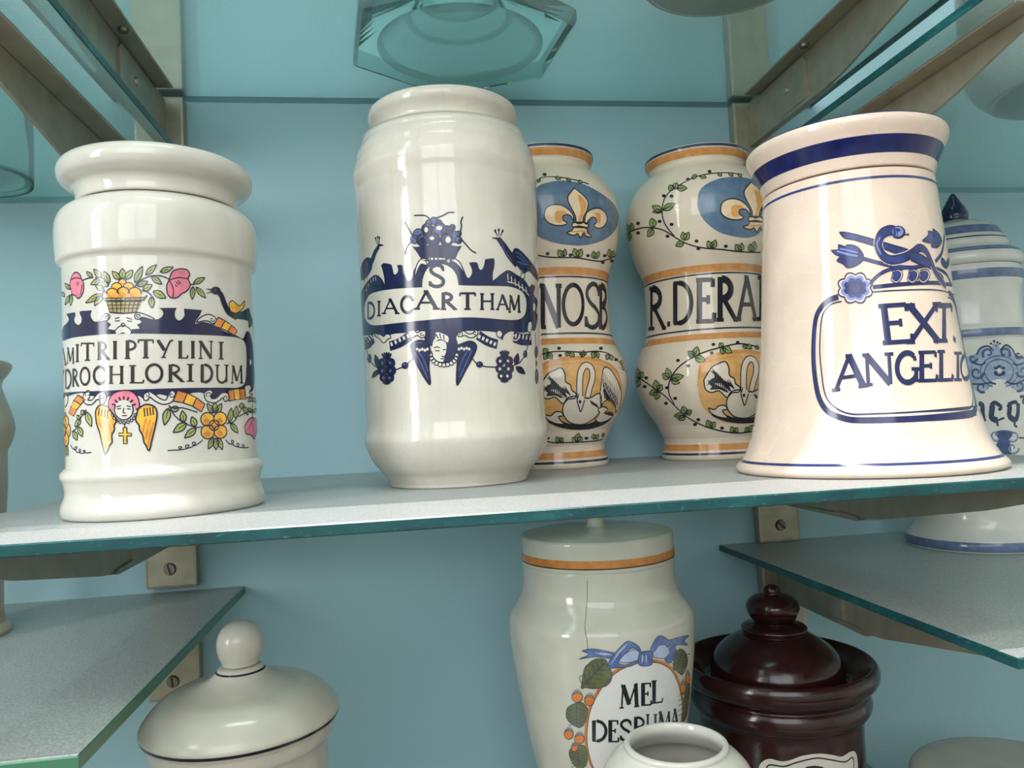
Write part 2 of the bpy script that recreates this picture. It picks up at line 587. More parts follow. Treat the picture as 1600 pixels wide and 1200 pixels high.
XL, XR = -0.208, 0.367
bracket(XL, Z_UC, True, 'metal bracket with round rivet at upper left, right of the flower basket jar lid')
bracket(XR, Z_UC, False, 'metal bracket at upper right, left of the snake jar, with scuffed arm')
bracket(XL, Z_MAIN, True, 'metal bracket under the left end of the wide middle shelf')
bracket(XR, Z_MAIN, False, 'metal bracket under the right end of the wide middle shelf')
bracket(XL, Z_LL - 0.0014, True, 'metal bracket whose screw plate shows below the lower left shelf')
bracket(XR, Z_LR, False, 'metal bracket under the lower right shelf behind the brown knob')
bracket(XL, Z_UL, True, 'metal bracket above the flower basket jar, in the upper left corner')
bracket(XR, Z_UR, False, 'metal bracket right above the snake jar, in the upper right corner')
for _x, _lb in ((XL, 'metal wall rail in the top left corner seen through the glass'), (XR, 'metal wall rail in the top right corner seen through the glass')):
    _a, _b = (_x - 0.027, _x + 0.017) if _x < 0 else (_x - 0.017, _x + 0.027)
    tag(link('wall_rail', bm_mesh('wall_rail', box_bm(_a, _b, -0.013, 0.0, Z_UC + 0.001, 0.70, 0.0025, 2)), M_ALU), _lb, 'rail', 'metal wall rails')
bracket(XL, Z_BOT, True, 'metal bracket under the left end of the lowest middle shelf')
bracket(XR, Z_BR, False, 'metal bracket under the lowest right shelf')

# ------------------------------------------------------------------ jars
class Jar:
    """A turned pot: named lathe parts on one axis, plus painted decoration that follows its outer surface."""

    def __init__(self, name, x, y, z, label, cat='jar', group=None, rot=0.0):
        self.e = empty(name, (x, y, z), label, cat, group)
        self.x, self.y, self.z = x, y, z
        self.outer = []
        self.paints = {}

    def part(self, name, pts, mat, smooth_n=5, outer=True, label=None, segs=112):
        p = mm(crom(pts, smooth_n))
        me = lathe_mesh(name, p, segs)
        o = link(name, me, mat, self.e)
        if label:
            o['label'] = label
        if outer:
            self.outer.append(p)
        return o

    def surf(self, layer=0):
        pass

    def radius(self, h, which=0):
        p = self.outer[which]
        best = 0.0
        for (r0, h0), (r1, h1) in zip(p, p[1:]):
            if (h0 - h) * (h1 - h) <= 0 and abs(h1 - h0) > 1e-9:
                r = r0 + (r1 - r0) * (h - h0) / (h1 - h0)
                best = max(best, r)
        return best

    def band(self, h0, h1, mat, name='painted_band', which=0, off=0.00012, n=None, segs=112):
        h0, h1 = h0 * 1e-3, h1 * 1e-3
        n = n or max(2, int(abs(h1 - h0) / 0.002) + 1)
        prof = []
        for k in range(n + 1):
            h = h0 + (h1 - h0) * k / n
            prof.append((self.radius(h, which) + off, h))
        me = lathe_mesh(name, prof, segs)
        return link(name, me, mat, self.e)

    def hit(self, x, y, which=0):
        """Photo pixel -> (angle, height) on the outer surface (angle 0 faces the camera)."""
        d = ray(x, y)
        ox, oy = CAM.x - self.x, CAM.y - self.y
        a = d.x * d.x + d.y * d.y
        b = ox * d.x + oy * d.y
        tc = -b / a
        t = tc
        pr = self.outer[which]
        lo, hi = min(q[1] for q in pr), max(q[1] for q in pr)
        for _ in range(14):
            h = CAM.z + d.z * t - self.z
            r = self.radius(min(max(h, lo + 1e-5), hi - 1e-5), which)
            disc = b * b - a * (ox * ox + oy * oy - r * r)
            tn = (-b - math.sqrt(disc)) / a if disc > 0 else tc
            t = 0.5 * t + 0.5 * tn
        px, py = ox + d.x * t, oy + d.y * t
        th = math.atan2(py, px) - math.atan2(oy, ox)
        th = (th + PI) % (2 * PI) - PI
        return th, CAM.z + d.z * t - self.z

    def base_angle(self):
        return math.atan2(CAM.y - self.y, CAM.x - self.x)

# ------------------------------------------------------------------ painted decoration
from mathutils.geometry import tessellate_polygon


class Art:
    """Brushwork laid on a jar's outer surface. Points are given in a close-up frame (offset, scale) of the photo,
    turned into (arc length, height) on the surface, drawn there as strokes and fills and wrapped round the pot."""

    def __init__(self, jar, which=0, frame=(0, 0, 1)):
        self.j, self.which = jar, which
        self.frame = frame
        p = jar.outer[which]
        self.R = max(r for r, h in p) * 1e3
        hs = [h for r, h in p]
        self.h0, self.h1 = min(hs), max(hs)
        self.N = 600
        self.tab = [jar.radius(self.h0 + (self.h1 - self.h0) * (k + 0.5) / self.N, which) for k in range(self.N)]
        self.part, self.mat = 'painted_decoration', None
        self.items = {}
        self.uv_mode = False
        self.cuts = None
        self.k = 1.0          # brush weight

    def rad(self, h):
        f = (h - self.h0) / (self.h1 - self.h0) * self.N - 0.5
        f = min(max(f, 0.0), self.N - 1.001)
        k = int(f)
        return self.tab[k] + (self.tab[k + 1] - self.tab[k]) * (f - k)

    def uv(self, p):
        if self.uv_mode:
            return (p[0], p[1])
        ox, oy, s = self.frame
        th, h = self.j.hit(ox + p[0] / s, oy + p[1] / s, self.which)
        return (th * self.R, h * 1e3)

    def px(self):
        """millimetres per close-up unit (roughly)"""
        ox, oy, s = self.frame
        D = (Vector((self.j.x, self.j.y, self.j.z)) - CAM).dot(CF) - 0.045
        return D * 1e3 / FPX / s

    def _put(self, poly, layer, strip=False):
        key = self.part
        if self.cuts:
            P = poly[0] if strip else poly
            u = sum(p[0] for p in P) / len(P)
            key += '#%d' % sum(u > c for c in self.cuts)
        self.items.setdefault(key, []).append((poly, self.mat, layer, strip))

    def cut(self, part, xs, y):
        """start a motif that repeats side by side: one part for each stretch between the given x"""
        self.part = part
        self.cuts = [self.uv((x, y))[0] for x in xs]

    def begin(self, part):
        self.part, self.cuts = part, None

    def fill(self, pts, mat=None, layer=1, smooth=True, n=5):
        if mat is not None:
            self.mat = mat
        q = crom(pts, n, True) if smooth else list(pts)
        uv = [self.uv(p) for p in q]
        self._put(uv, layer)
        return self

    def stroke(self, pts, w, mat=None, layer=2, smooth=True, taper=(1, 1), n=5, closed=False, belly=False):
        if mat is not None:
            self.mat = mat
        if closed:
            pts = list(pts) + [pts[0]]
        q = crom(pts, n) if smooth and len(pts) > 2 else list(pts)
        if not smooth or len(pts) == 2:
            r = []
            for a, b in zip(q, q[1:]):
                L = math.hypot(b[0] - a[0], b[1] - a[1]) * self.px() if not self.uv_mode else math.hypot(b[0] - a[0], b[1] - a[1])
                k = max(1, int(L / 2.0))
                r += [(a[0] + (b[0] - a[0]) * i / k, a[1] + (b[1] - a[1]) * i / k) for i in range(k)]
            q = r + [q[-1]]
        uv = [self.uv(p) for p in q]
        W = w * (1 if self.uv_mode else self.px()) * self.k
        L, Rr = [], []
        m = len(uv)
        for i, (u, v) in enumerate(uv):
            a = uv[max(i - 1, 0)]
            b = uv[min(i + 1, m - 1)]
            dx, dy = b[0] - a[0], b[1] - a[1]
            d = math.hypot(dx, dy) or 1e-6
            nx, ny = -dy / d, dx / d
            f = i / (m - 1) if m > 1 else 0
            k = taper[0] + (taper[1] - taper[0]) * f
            if belly:
                k = 0.15 + math.sin(PI * f) * 0.85
            L.append((u + nx * W * k / 2, v + ny * W * k / 2))
            Rr.append((u - nx * W * k / 2, v - ny * W * k / 2))
        self._put((L, Rr), layer, True)
        return self

    def dot(self, x, y, rx, ry=None, mat=None, layer=2, ang=0.0):
        ry = rx if ry is None else ry
        c, s = math.cos(ang), math.sin(ang)
        pts = []
        for k in range(12):
            a = 2 * PI * k / 12
            ex, ey = rx * math.cos(a), ry * math.sin(a)
            pts.append((x + ex * c - ey * s, y + ex * s + ey * c))
        return self.fill(pts, mat, layer, smooth=False)

    def leaf(self, p0, p1, w, mat, line=None, lw=6, layer=2, vein=True, side=0.0):
        """pointed leaf from stalk p0 to tip p1, with outline and mid-rib"""
        dx, dy = p1[0] - p0[0], p1[1] - p0[1]
        nx, ny = -dy, dx
        d = math.hypot(dx, dy) or 1
        nx, ny = nx / d * w / 2, ny / d * w / 2
        A = [(p0[0] + dx * t + nx * k + nx * side * math.sin(PI * t), p0[1] + dy * t + ny * k + ny * side * math.sin(PI * t))
             for t, k in ((0, 0), (.2, .7), (.45, 1), (.75, .62), (1, 0))]
        B = [(p0[0] + dx * t - nx * k + nx * side * math.sin(PI * t), p0[1] + dy * t - ny * k + ny * side * math.sin(PI * t))
             for t, k in ((.75, .62), (.45, 1), (.2, .7))]
        if mat is not None:
            self.fill([A[0]] + A + [A[-1]] + B, mat, layer, n=3)
        if line is not None:
            self.stroke(A, lw, line, layer + 1, n=3)
            self.stroke([A[-1]] + B + [A[0]], lw, line, layer + 1, n=3)
            if vein:
                self.stroke([A[0], (p0[0] + dx * .6, p0[1] + dy * .6)], lw * .6, line, layer + 1)
        return self

    def spiral(self, cx, cy, r0, r1, a0, a1, w, mat=None, layer=3, n=14, taper=(1, .7)):
        pts = []
        for k in range(n + 1):
            f = k / n
            a = a0 + (a1 - a0) * f
            r = r0 + (r1 - r0) * f
            pts.append((cx + r * math.cos(a), cy + r * math.sin(a)))
        return self.stroke(pts, w, mat, layer, n=2, taper=taper)

    def text(self, ch, x0, x1, yt, yb, mat, wt=1.0, layer=3, slant=0.0, dy=0.0, thin=0.5):
        """one serif capital in the box x0..x1, yt (top) .. yb (base); dy = rise of the base line across the letter"""
        gw, strokes = GLYPH[ch]
        H = yb - yt
        for s in strokes:
            pts, th = s[0], s[1]
            sm = len(s) > 2 and s[2]
            q = [(x0 + (x1 - x0) * px / gw + slant * py * H, yb - py * H + dy * px / gw) for px, py in pts]
            k = th if th > 0.1 else th * thin * 2
            self.stroke(q, k * H * wt, mat, layer, smooth=sm, n=5)

    def finish(self):
        jar = self.j
        base = jar.base_angle()
        made = []
        for key, items in self.items.items():
            part = key.split('#')[0]
            mats = []
            verts, faces, fm = [], [], []

            def mi(m):
                if m not in mats:
                    mats.append(m)
                return mats.index(m)

            def to3(u, v, layer):
                th = u / self.R + base
                h = v * 1e-3
                r = self.rad(h) + (0.00005 + 0.00004 * layer)
                return (r * math.cos(th), r * math.sin(th), h)
            for poly, m, layer, strip in items:
                if strip:
                    L, Rr = poly
                    k0 = len(verts)
                    for a, b in zip(L, Rr):
                        verts.append(to3(*a, layer))
                        verts.append(to3(*b, layer))
                    for i in range(len(L) - 1):
                        a = k0 + 2 * i
                        faces.append((a, a + 1, a + 3, a + 2))
                        fm.append(mi(m))
                else:
                    tris = tessellate_polygon([[Vector((u, v, 0)) for u, v in poly]])
                    b = bmesh.new()
                    bv = [b.verts.new((u, v, 0)) for u, v in poly]
                    for t in tris:
                        try:
                            b.faces.new([bv[i] for i in t])
                        except ValueError:
                            pass
                    us = [p[0] for p in poly]
                    vs = [p[1] for p in poly]
                    for ax, lo, hi, st in ((0, min(us), max(us), 2.6), (1, min(vs), max(vs), 3.0)):
                        c = (math.floor(lo / st) + 1) * st
                        while c < hi:
                            co = (c, 0, 0) if ax == 0 else (0, c, 0)
                            no = (1, 0, 0) if ax == 0 else (0, 1, 0)
                            bmesh.ops.bisect_plane(b, geom=b.verts[:] + b.edges[:] + b.faces[:], plane_co=co, plane_no=no)
                            c += st
                    k0 = len(verts)
                    b.verts.index_update()
                    b.normal_update()
                    for v in b.verts:
                        verts.append(to3(v.co.x, v.co.y, layer))
                    for f in b.faces:
                        ids = [k0 + v.index for v in f.verts]
                        if f.normal.z < 0:
                            ids.reverse()
                        faces.append(ids)
                        fm.append(mi(m))
                    b.free()
            me = mesh_from(part, verts, faces)
            o = link(part, me, mats, jar.e)
            for p, k in zip(me.polygons, fm):
                p.material_index = k
                p.use_smooth = True
            # normals taken from the pot itself so that the paint shines like the glaze under it
            nrm = []
            for v in me.vertices:
                h = v.co.z
                dr = (self.rad(h + 0.0008) - self.rad(h - 0.0008)) / 0.0016
                r = math.hypot(v.co.x, v.co.y) or 1
                nrm.append(Vector((v.co.x / r, v.co.y / r, -dr)).normalized())
            me.normals_split_custom_set_from_vertices(nrm)
            made.append(o)
        return made


T_, t_ = 0.155, 0.055      # thick and thin strokes of the lettering


def _sf(x, y, l=0.17):
    return ([(x - l, y), (x + l, y)], 0.055)


def _arc(cx, cy, rx, ry, a0, a1, n=8):
    return [(cx + rx * math.cos(math.radians(a0 + (a1 - a0) * k / n)), cy + ry * math.sin(math.radians(a0 + (a1 - a0) * k / n))) for k in range(n + 1)]


GLYPH = {
    'A': (1.0, [([(.08, .02), (.48, .99)], .07), ([(.46, 1.0), (.90, .02)], T_), ([(.24, .36), (.74, .36)], t_), _sf(.08, .03, .13), _sf(.90, .03, .15), ([(.36, .98), (.5, .96)], .06)]),
    'B': (.75, [([(.16, .02), (.16, .98)], T_), (_arc(.2, .75, .36, .23, 90, -90), .10, True), (_arc(.2, .26, .44, .25, 90, -90), .12, True), _sf(.14, .03, .14), _sf(.14, .97, .14)]),
    'C': (.85, [(_arc(.47, .5, .40, .47, 48, 312, 14), .13, True), ([(.74, .84), (.78, .70)], .08), ([(.74, .14), (.80, .26)], .06)]),
    'D': (.85, [([(.18, .02), (.18, .98)], T_), ([(.12, .97), (.35, .97)] , t_), (_arc(.32, .5, .46, .47, 90, -90, 12), .13, True), ([(.12, .03), (.35, .03)], t_)]),
    'E': (.75, [([(.18, .02), (.18, .98)], T_), ([(.06, .97), (.66, .97)], .06), ([(.2, .52), (.50, .52)], .06), ([(.06, .03), (.70, .03)], .06), ([(.66, .99), (.66, .80)], .07), ([(.50, .62), (.50, .42)], .06), ([(.70, .01), (.72, .22)], .07)]),
    'G': (.95, [(_arc(.47, .5, .40, .47, 52, 330, 14), .13, True), ([(.80, .05), (.80, .46)], .12), ([(.62, .46), (.95, .46)], .06), ([(.72, .88), (.76, .72)], .07)]),
    'H': (1.0, [([(.18, .02), (.18, .98)], .13), ([(.82, .02), (.82, .98)], .13), ([(.18, .52), (.82, .52)], t_), _sf(.18, .03, .13), _sf(.18, .97, .13), _sf(.82, .03, .13), _sf(.82, .97, .13)]),
    'I': (.36, [([(.18, .02), (.18, .98)], T_), _sf(.18, .03, .16), _sf(.18, .97, .16)]),
    'L': (.72, [([(.18, .02), (.18, .98)], T_), _sf(.18, .97, .16), ([(.04, .03), (.66, .03)], .06), ([(.66, .01), (.70, .20)], .07)]),
    'M': (1.2, [([(.16, .02), (.24, .98)], .06), ([(.24, .98), (.60, .14)], T_), ([(.60, .14), (.98, .98)], .06), ([(.98, .98), (1.04, .02)], .14), _sf(.16, .03, .13), _sf(1.04, .03, .15), ([(.12, .97), (.28, .97)], .06), ([(.92, .97), (1.10, .97)], .06)]),
    'N': (1.05, [([(.18, .02), (.18, .98)], .07), ([(.16, .98), (.88, .02)], .16), ([(.88, .02), (.88, .98)], .07), _sf(.18, .03, .14), ([(.04, .97), (.22, .97)], .06), _sf(.88, .97, .14)]),
    'O': (.95, [(_arc(.475, .5, .40, .47, 0, 360, 20), .115, True)]),
    'P': (.75, [([(.18, .02), (.18, .98)], T_), (_arc(.24, .73, .40, .24, 90, -90), .10, True), ([(.08, .97), (.26, .97)], t_), _sf(.18, .03, .16)]),
    'R': (.90, [([(.18, .02), (.18, .98)], T_), (_arc(.24, .74, .38, .23, 90, -90), .10, True), ([(.34, .50), (.80, .04)], .14), ([(.08, .97), (.26, .97)], t_), _sf(.18, .03, .15), _sf(.82, .03, .10)]),
    'S': (.70, [([(.60, .84), (.52, .96), (.34, 1.0), (.14, .90), (.10, .74), (.24, .58), (.46, .46), (.62, .30), (.58, .10), (.38, .01), (.16, .05), (.06, .20)], .115, True), ([(.60, .95), (.62, .72)], .06), ([(.06, .02), (.06, .26)], .06)]),
    'T': (.9, [([(.45, .02), (.45, .96)], T_), ([(.04, .97), (.86, .97)], .07), ([(.04, .99), (.04, .80)], .06), ([(.86, .99), (.86, .80)], .06), _sf(.45, .03, .18)]),
    'U': (.95, [([(.18, .98), (.18, .34), (.28, .10), (.48, .02), (.68, .10), (.78, .34), (.78, .98)], .10, True), _sf(.18, .97, .15), _sf(.78, .97, .14), ([(.80, .98), (.80, .04)], .08)]),
    'X': (.95, [([(.08, .98), (.86, .02)], .16), ([(.84, .98), (.10, .02)], .07), _sf(.10, .97, .14), _sf(.84, .97, .12), _sf(.10, .03, .12), _sf(.86, .03, .14)]),
    'Y': (1.0, [([(.10, .96), (.46, .42)], .15), ([(.94, .98), (.74, .86), (.38, .04)], .075, True), ([(.02, .97), (.2, .97)], .06), _sf(.40, .03, .14)]),
    '.': (.2, [([(.1, .0), (.1, .13)], .13)]),
}


def word(art, letters, mat, **kw):
    for L in letters:
        art.text(L[0], *L[1:5], mat, **{**kw, **(L[5] if len(L) > 5 else {})})

# ------------------------------------------------------------------ the pots
# 1 flower-basket jar -------------------------------------------------------
J1 = Jar('lidded_jar', -0.1416, -0.2638, Z_MAIN, 'white lidded jar with fruit basket and angel lettered AMITRIPTYLINI HYDROCHLORIDUM')
J1.part('body', [(0, 1.5), (46, 1.5), (50, 0), (50, 0), (54, .4), (55.6, 3), (55.4, 7), (53.6, 12), (53.3, 15.5), (54.2, 20), (55.5, 23), (55.3, 25.6), (53.2, 28.2), (52.4, 30), (52.3, 50), (52.3, 75),
                 (52.4, 110), (52.4, 138), (52.6, 143), (54.8, 145.6), (55.4, 149), (55.9, 158), (55.9, 165), (55.0, 170.5), (52.6, 175), (48.5, 178.2), (44.8, 179.4), (44.8, 179.4), (43.6, 180), (41, 176), (40.5, 150), (40.5, 150), (0, 150)], M_G1)
J1.part('lid', [(0, 176), (39.5, 176), (39.5, 176), (39.6, 181.0), (39.6, 181.0), (43.8, 181.1), (43.8, 181.1), (44.6, 182.2), (44.8, 186), (46.2, 189.4), (49.8, 191.6), (53.0, 194.2), (54.4, 198), (53.8, 202), (51.2, 205.2), (46, 207), (40, 206.5), (30, 205), (0, 204)], M_G1)

# 2 tall albarello ----------------------------------------------------------
J2 = Jar('albarello_jar', 0.0386, -0.1874, Z_MAIN, 'tall white open jar with dark blue peacocks and the name DIACARTHAM')
J2.part('body', [(0, 1.5), (44, 1.5), (47, 0), (47, 0), (49.6, .5), (50.4, 3), (53, 8), (57.4, 13), (61.6, 19), (64.6, 25), (66.6, 31), (66.7, 35), (65.6, 41), (65.0, 52), (65.0, 100), (65.6, 160), (66.4, 205), (66.6, 213), (67.4, 218), (67.8, 224),
                 (66.6, 230), (65.4, 234), (64.2, 239.5), (60.4, 247), (55, 253), (50.8, 256.4), (50.6, 258.4), (52.4, 262), (54.6, 265.4), (55.2, 268.6), (54.4, 271.6), (52, 273), (49.4, 272.4), (47.6, 268), (46, 258), (46, 256), (58, 246), (61, 235), (61, 60), (60, 30), (44, 8), (0, 6)], M_G2)

# 3 flared snake jar ---------------------------------------------------------
J3 = Jar('flared_jar', 0.3015, -0.2764, Z_MAIN, 'pinkish white flared jar with blue snake on branches lettered EXT. ANGELIC')
J3.part('body', [(0, 2), (70, 2), (74, 0), (74, 0), (79.4, .3), (81.6, 1.8), (81.9, 3.8), (80.6, 6), (78.2, 8), (74.6, 14), (70.8, 24), (65.3, 48), (60.9, 84), (58.2, 120), (56.2, 148), (54.6, 168), (53.7, 181), (53.2, 185.5), (53.2, 185.5), (50, 186.4), (48, 184), (48, 170), (48, 170), (0, 170)], M_GE)
J3.part('lid', [(0, 184), (47.6, 184), (47.6, 184), (47.8, 187.0), (47.8, 187.0), (52.6, 187.0), (52.6, 187.0), (53.2, 187.8), (54, 191), (56, 197), (59.2, 204), (61.8, 209), (62.9, 212.6), (62.4, 215.6), (60, 217.2), (54, 217.6), (54, 217.6), (46, 215), (0, 215)], M_GE)

# 4/5 double-bellied swan jars ------------------------------------------------
SWAN = [(0, 2), (40, 2), (43.5, 0), (43.5, 0), (45.8, .4), (46.8, 3), (46.2, 7), (44.6, 12), (44.2, 17), (45.6, 23), (50.6, 33), (58.6, 45), (64.6, 58), (67.4, 70), (67.4, 80), (65.4, 91), (61.2, 101), (56.8, 110), (55.2, 118), (54.6, 130),
        (54.6, 146), (54.8, 160), (55.4, 166), (58.2, 174), (62.4, 184), (66.2, 198), (68.2, 212), (68.2, 224), (66.2, 235), (61.6, 245), (54.4, 254), (47.4, 260), (44.4, 263), (43.6, 265.5), (45.4, 269), (47.4, 273), (47.6, 276.4), (46.6, 277.8), (44.6, 277.4), (42.6, 273), (41.5, 266), (41.5, 266), (60, 240), (60, 200), (50, 150), (60, 80), (40, 12), (0, 8)]
P4 = at_y(1115.5, 716, -0.0745)
P5 = at_y(868.5, 722, -0.0735)
J4 = Jar('swan_jar', P4.x, -0.0745, Z_MAIN, 'ivory double-bellied jar with fleur-de-lis lettered R.DERA behind the snake jar', 'jar', 'double-bellied swan jars')
J4.part('body', SWAN, M_GD)
J5 = Jar('swan_jar', P5.x, -0.0735, Z_MAIN, 'ivory double-bellied jar with fleur-de-lis and swan lettered NOSB behind the tall jar', 'jar', 'double-bellied swan jars')
J5.part('body', SWAN, M_GD)

# 6 blue banded gothic-letter jar on the lower right shelf ---------------------
J6 = Jar('banded_jar', 0.5288, -0.092, Z_LR, 'grey white tall jar with blue bands and pointed dark blue knob at right edge')
J6.part('body', [(0, 2), (54, 2), (56, 0), (56, 0), (59.5, .4), (61.6, 3), (61.9, 7), (60.8, 11), (57.6, 15), (53.6, 20), (51.2, 26), (50.2, 36), (50, 60), (50, 110), (50.2, 160), (50.4, 186), (51.6, 190), (52.2, 194), (51, 199), (49.4, 204), (48.8, 215), (49.2, 232), (50.8, 240), (52.2, 246), (52.0, 252), (50, 256.5), (50, 256.5), (44, 256.5), (42, 240), (42, 240), (0, 240)], M_GU)
J6.part('lid', [(0, 250), (46, 256.8), (50.6, 257), (53.6, 260), (53.6, 265), (51.2, 269.6), (46, 273), (43.2, 276), (42.4, 280), (40.8, 283.6), (38.2, 288), (34, 294.6), (28, 299), (19, 302.6), (12.5, 304), (11.2, 305), (11.2, 305), (0, 305)], M_GU)
J6.part('knob', [(0, 304), (10.8, 304.6), (11.7, 307), (11.9, 312), (9.6, 318), (6.2, 324), (2.8, 330), (1.2, 332), (0, 332.4)], paint('navy_glaze', (34, 48, 84)))

# 7 tan pot at the left edge ----------------------------------------------------
J7 = Jar('tan_vase', -0.35, -0.12, Z_LL, 'plain tan pot with flared rim cut off by the left edge')
J7.part('body', [(0, 2), (44, 2), (46, 0), (46, 0), (48.4, .6), (49.2, 3), (46.4, 7), (44.4, 11), (44.4, 40), (46, 75), (48.0, 112), (48.2, 136), (49.6, 140), (51.6, 145), (53.4, 153), (53, 160), (50.6, 169), (47.4, 179), (45.2, 187), (46, 192), (49.6, 197), (52, 201.5), (51.6, 204.6), (48.6, 206.4), (44, 206), (40, 198), (40, 150), (40, 20), (0, 10)], M_GT)

# 8 white jar with ball knob, lower left -----------------------------------------
J8 = Jar('ball_knob_jar', -0.1054, -0.25, Z_BOT, 'white jar with domed lid and round ball knob beside the lower left shelf')
bz = -Z_BOT * 1e3
J8.part('body', [(0, 2), (44, 2), (46, 0), (46, 0), (49, 1), (50, 6), (50, 60), (50, 150), (50, bz - 196), (51.5, bz - 190), (54, bz - 186), (55, bz - 181), (55.2, bz - 178), (55.2, bz - 178), (50, bz - 178), (48, bz - 185), (48, 100), (48, 10), (0, 8)], M_GW)
J8.part('lid', [(0, bz - 180), (50, bz - 179), (56.6, bz - 177.4), (58, bz - 174.6), (57.6, bz - 171.6), (54.6, bz - 167), (49, bz - 161), (43.6, bz - 157.6), (38, bz - 155.6), (30, bz - 154), (22.5, bz - 151.6), (17.6, bz - 148.6), (14.8, bz - 145.8), (14, bz - 144.8), (14, bz - 144.8), (11.5, bz - 142.8), (0, bz - 142)], M_GW)
J8.part('knob', [(0, bz - 143), (9.6, bz - 142.4), (11.2, bz - 139.6), (13, bz - 135), (13.8, bz - 130), (12.9, bz - 124.4), (10, bz - 119.6), (5.4, bz - 116.8), (0, bz - 116)], M_GW)
J8.band(bz - 176.2, bz - 174.4, paint('black_line', (30, 34, 40)), which=1, name='painted_rim_line')
J8.band(bz - 145.6, bz - 144.6, paint('black_line', (30, 34, 40)), which=1, name='painted_rim_line')

# 9 honey jar ---------------------------------------------------------------------
k9 = 0.58 / 0.50
P9 = at_y(932, 845, -0.17)
J9 = Jar('honey_jar', P9.x, -0.17, Z_BOT, 'cracked white lidded jar with blue bow and acorn wreath lettered MEL DESPUMA')


def s9(pts):
    return [(r * k9, h * k9 + bz) for r, h in pts]


J9.part('body', [(0, 2), (40, 2), (42, 0), (42, 0), (45, 1), (46, 6), (46, 14)] + s9([(44, -260), (46, -232), (48.6, -219), (53.4, -193), (57.6, -166), (60, -145), (60.3, -135), (59.8, -128.6), (57, -123.6), (53.2, -118), (50.8, -112), (49.8, -104), (49.8, -95), (49.8, -95), (44, -95), (42, -105), (42, -105), (0, -105)]), M_GM)
J9.part('lid', s9([(0, -96), (45, -95.4), (49.6, -94.6), (50.2, -93), (50.1, -86), (50.0, -78.5), (49.4, -77), (47.6, -76.2), (38, -74.6), (20, -73.4), (9, -73), (6.4, -72.4), (5.8, -71), (5.6, -68), (7.6, -64.6), (8.6, -60), (7, -55.6), (3.6, -53.6), (0, -53.2)]), M_GM)
J9.band(*[h * k9 + bz for h in (-91.6, -87.0)], paint('orange', (196, 126, 62)), which=1)
J9.band(*[h * k9 + bz for h in (-92.4, -91.6)], paint('umber_line', (70, 48, 34)), which=1, name='painted_rim_line')

# 10 dark brown jar -----------------------------------------------------------------
k10 = 0.62 / 0.59
P10 = at_y(1207, 947, -0.13)
J10 = Jar('brown_jar', P10.x, -0.13, Z_BOT, 'dark brown glazed lidded jar with turned knob and white label')


def s10(pts):
    return [(r * k10, h * k10 + bz) for r, h in pts]


J10.part('body', [(0, 2), (52, 2), (54, 0), (54, 0), (58, 1), (60, 6)] + s10([(61, -300), (61.5, -270), (61.5, -255), (62, -245), (63.6, -239.6), (66, -237.4), (68.6, -233), (69, -228.6), (67.6, -224), (66, -221.6), (67.4, -219.4), (71.6, -216.6), (75, -211.6), (75.8, -206.4), (74, -201.6), (71, -200.6), (66, -205), (60, -211.6), (55, -215), (50, -216), (48, -225), (48, -250), (0, -250)]), M_GB)
J10.part('lid', s10([(0, -222), (40, -221), (50, -215.4), (51.4, -211), (50.6, -204), (47.4, -197), (41.6, -190.6), (33, -184.6), (26, -181), (23.4, -180.2), (24.8, -178.6), (25.4, -176.4), (23.6, -174.6), (18.6, -173.4), (17.2, -172.6), (17.2, -172.6), (0, -172)]), M_GB)
J10.part('knob', s10([(0, -173), (13.4, -172.6), (15, -171.2), (18.6, -167), (20.6, -161.4), (19.6, -156.4), (15.4, -152.6), (9.6, -150.6), (6.6, -149.8), (6.6, -147), (5.2, -144.2), (2.6, -143), (0, -142.8)]), M_GB)

# 11 small open white jar ---------------------------------------------------------------
J11 = Jar('open_white_jar', at_y(1056, 1164, -0.305).x, -0.305, Z_BOT, 'small open white jar standing in front of the honey jar')
J11.part('body', [(0, 2), (34, 2), (36, 0), (36, 0), (39, 1), (41, 6), (46, 40), (48.5, 90), (48, 120), (46, 140), (42, 151), (36.4, 157.6), (31.8, 160.8), (30.2, 162.4), (30.4, 164), (29.8, 165.4), (28, 165.8), (26.6, 164.6), (26.4, 160), (32, 152), (42, 140), (43, 90), (38, 12), (0, 8)], M_G1)

# 12 flat grey lid at the bottom right ----------------------------------------------------
P12 = at_y(1475, 1149, -0.12)
J12 = Jar('flat_lid_jar', P12.x + .004, -0.195, Z_BR, 'low grey jar with broad flat lid at the bottom right')
z12 = (P12.z - Z_BR) * 1e3
J12.part('body', [(0, 2), (55, 2), (58, 0), (58, 0), (61, 1), (62, 6), (64, z12 * .5), (66, z12 - 22), (66, z12 - 16), (66, z12 - 16), (0, z12 - 16)], M_GW)
J12.part('lid', [(0, z12 - 18), (68, z12 - 16), (73, z12 - 14), (75, z12 - 9), (74, z12 - 4), (70, z12 - .6), (60, z12 + 1.5), (30, z12 + 3.5), (0, z12 + 4)], M_GW)

# 13 white jar on the upper middle shelf, its foot seen from below --------------------------
J13 = Jar('footed_white_jar', 0.2515, -0.229, Z_UC, 'white jar on the upper middle shelf, unglazed foot with black marks')
J13.part('body', [(0, .6), (60, .6), (61, 0), (61, 0), (63, .2), (65, 2), (66, 7), (66, 60), (66, 150), (60, 170), (50, 178), (52, 186), (54, 190), (48, 190), (46, 175), (58, 150), (58, 20), (0, 12)], M_BISQ)
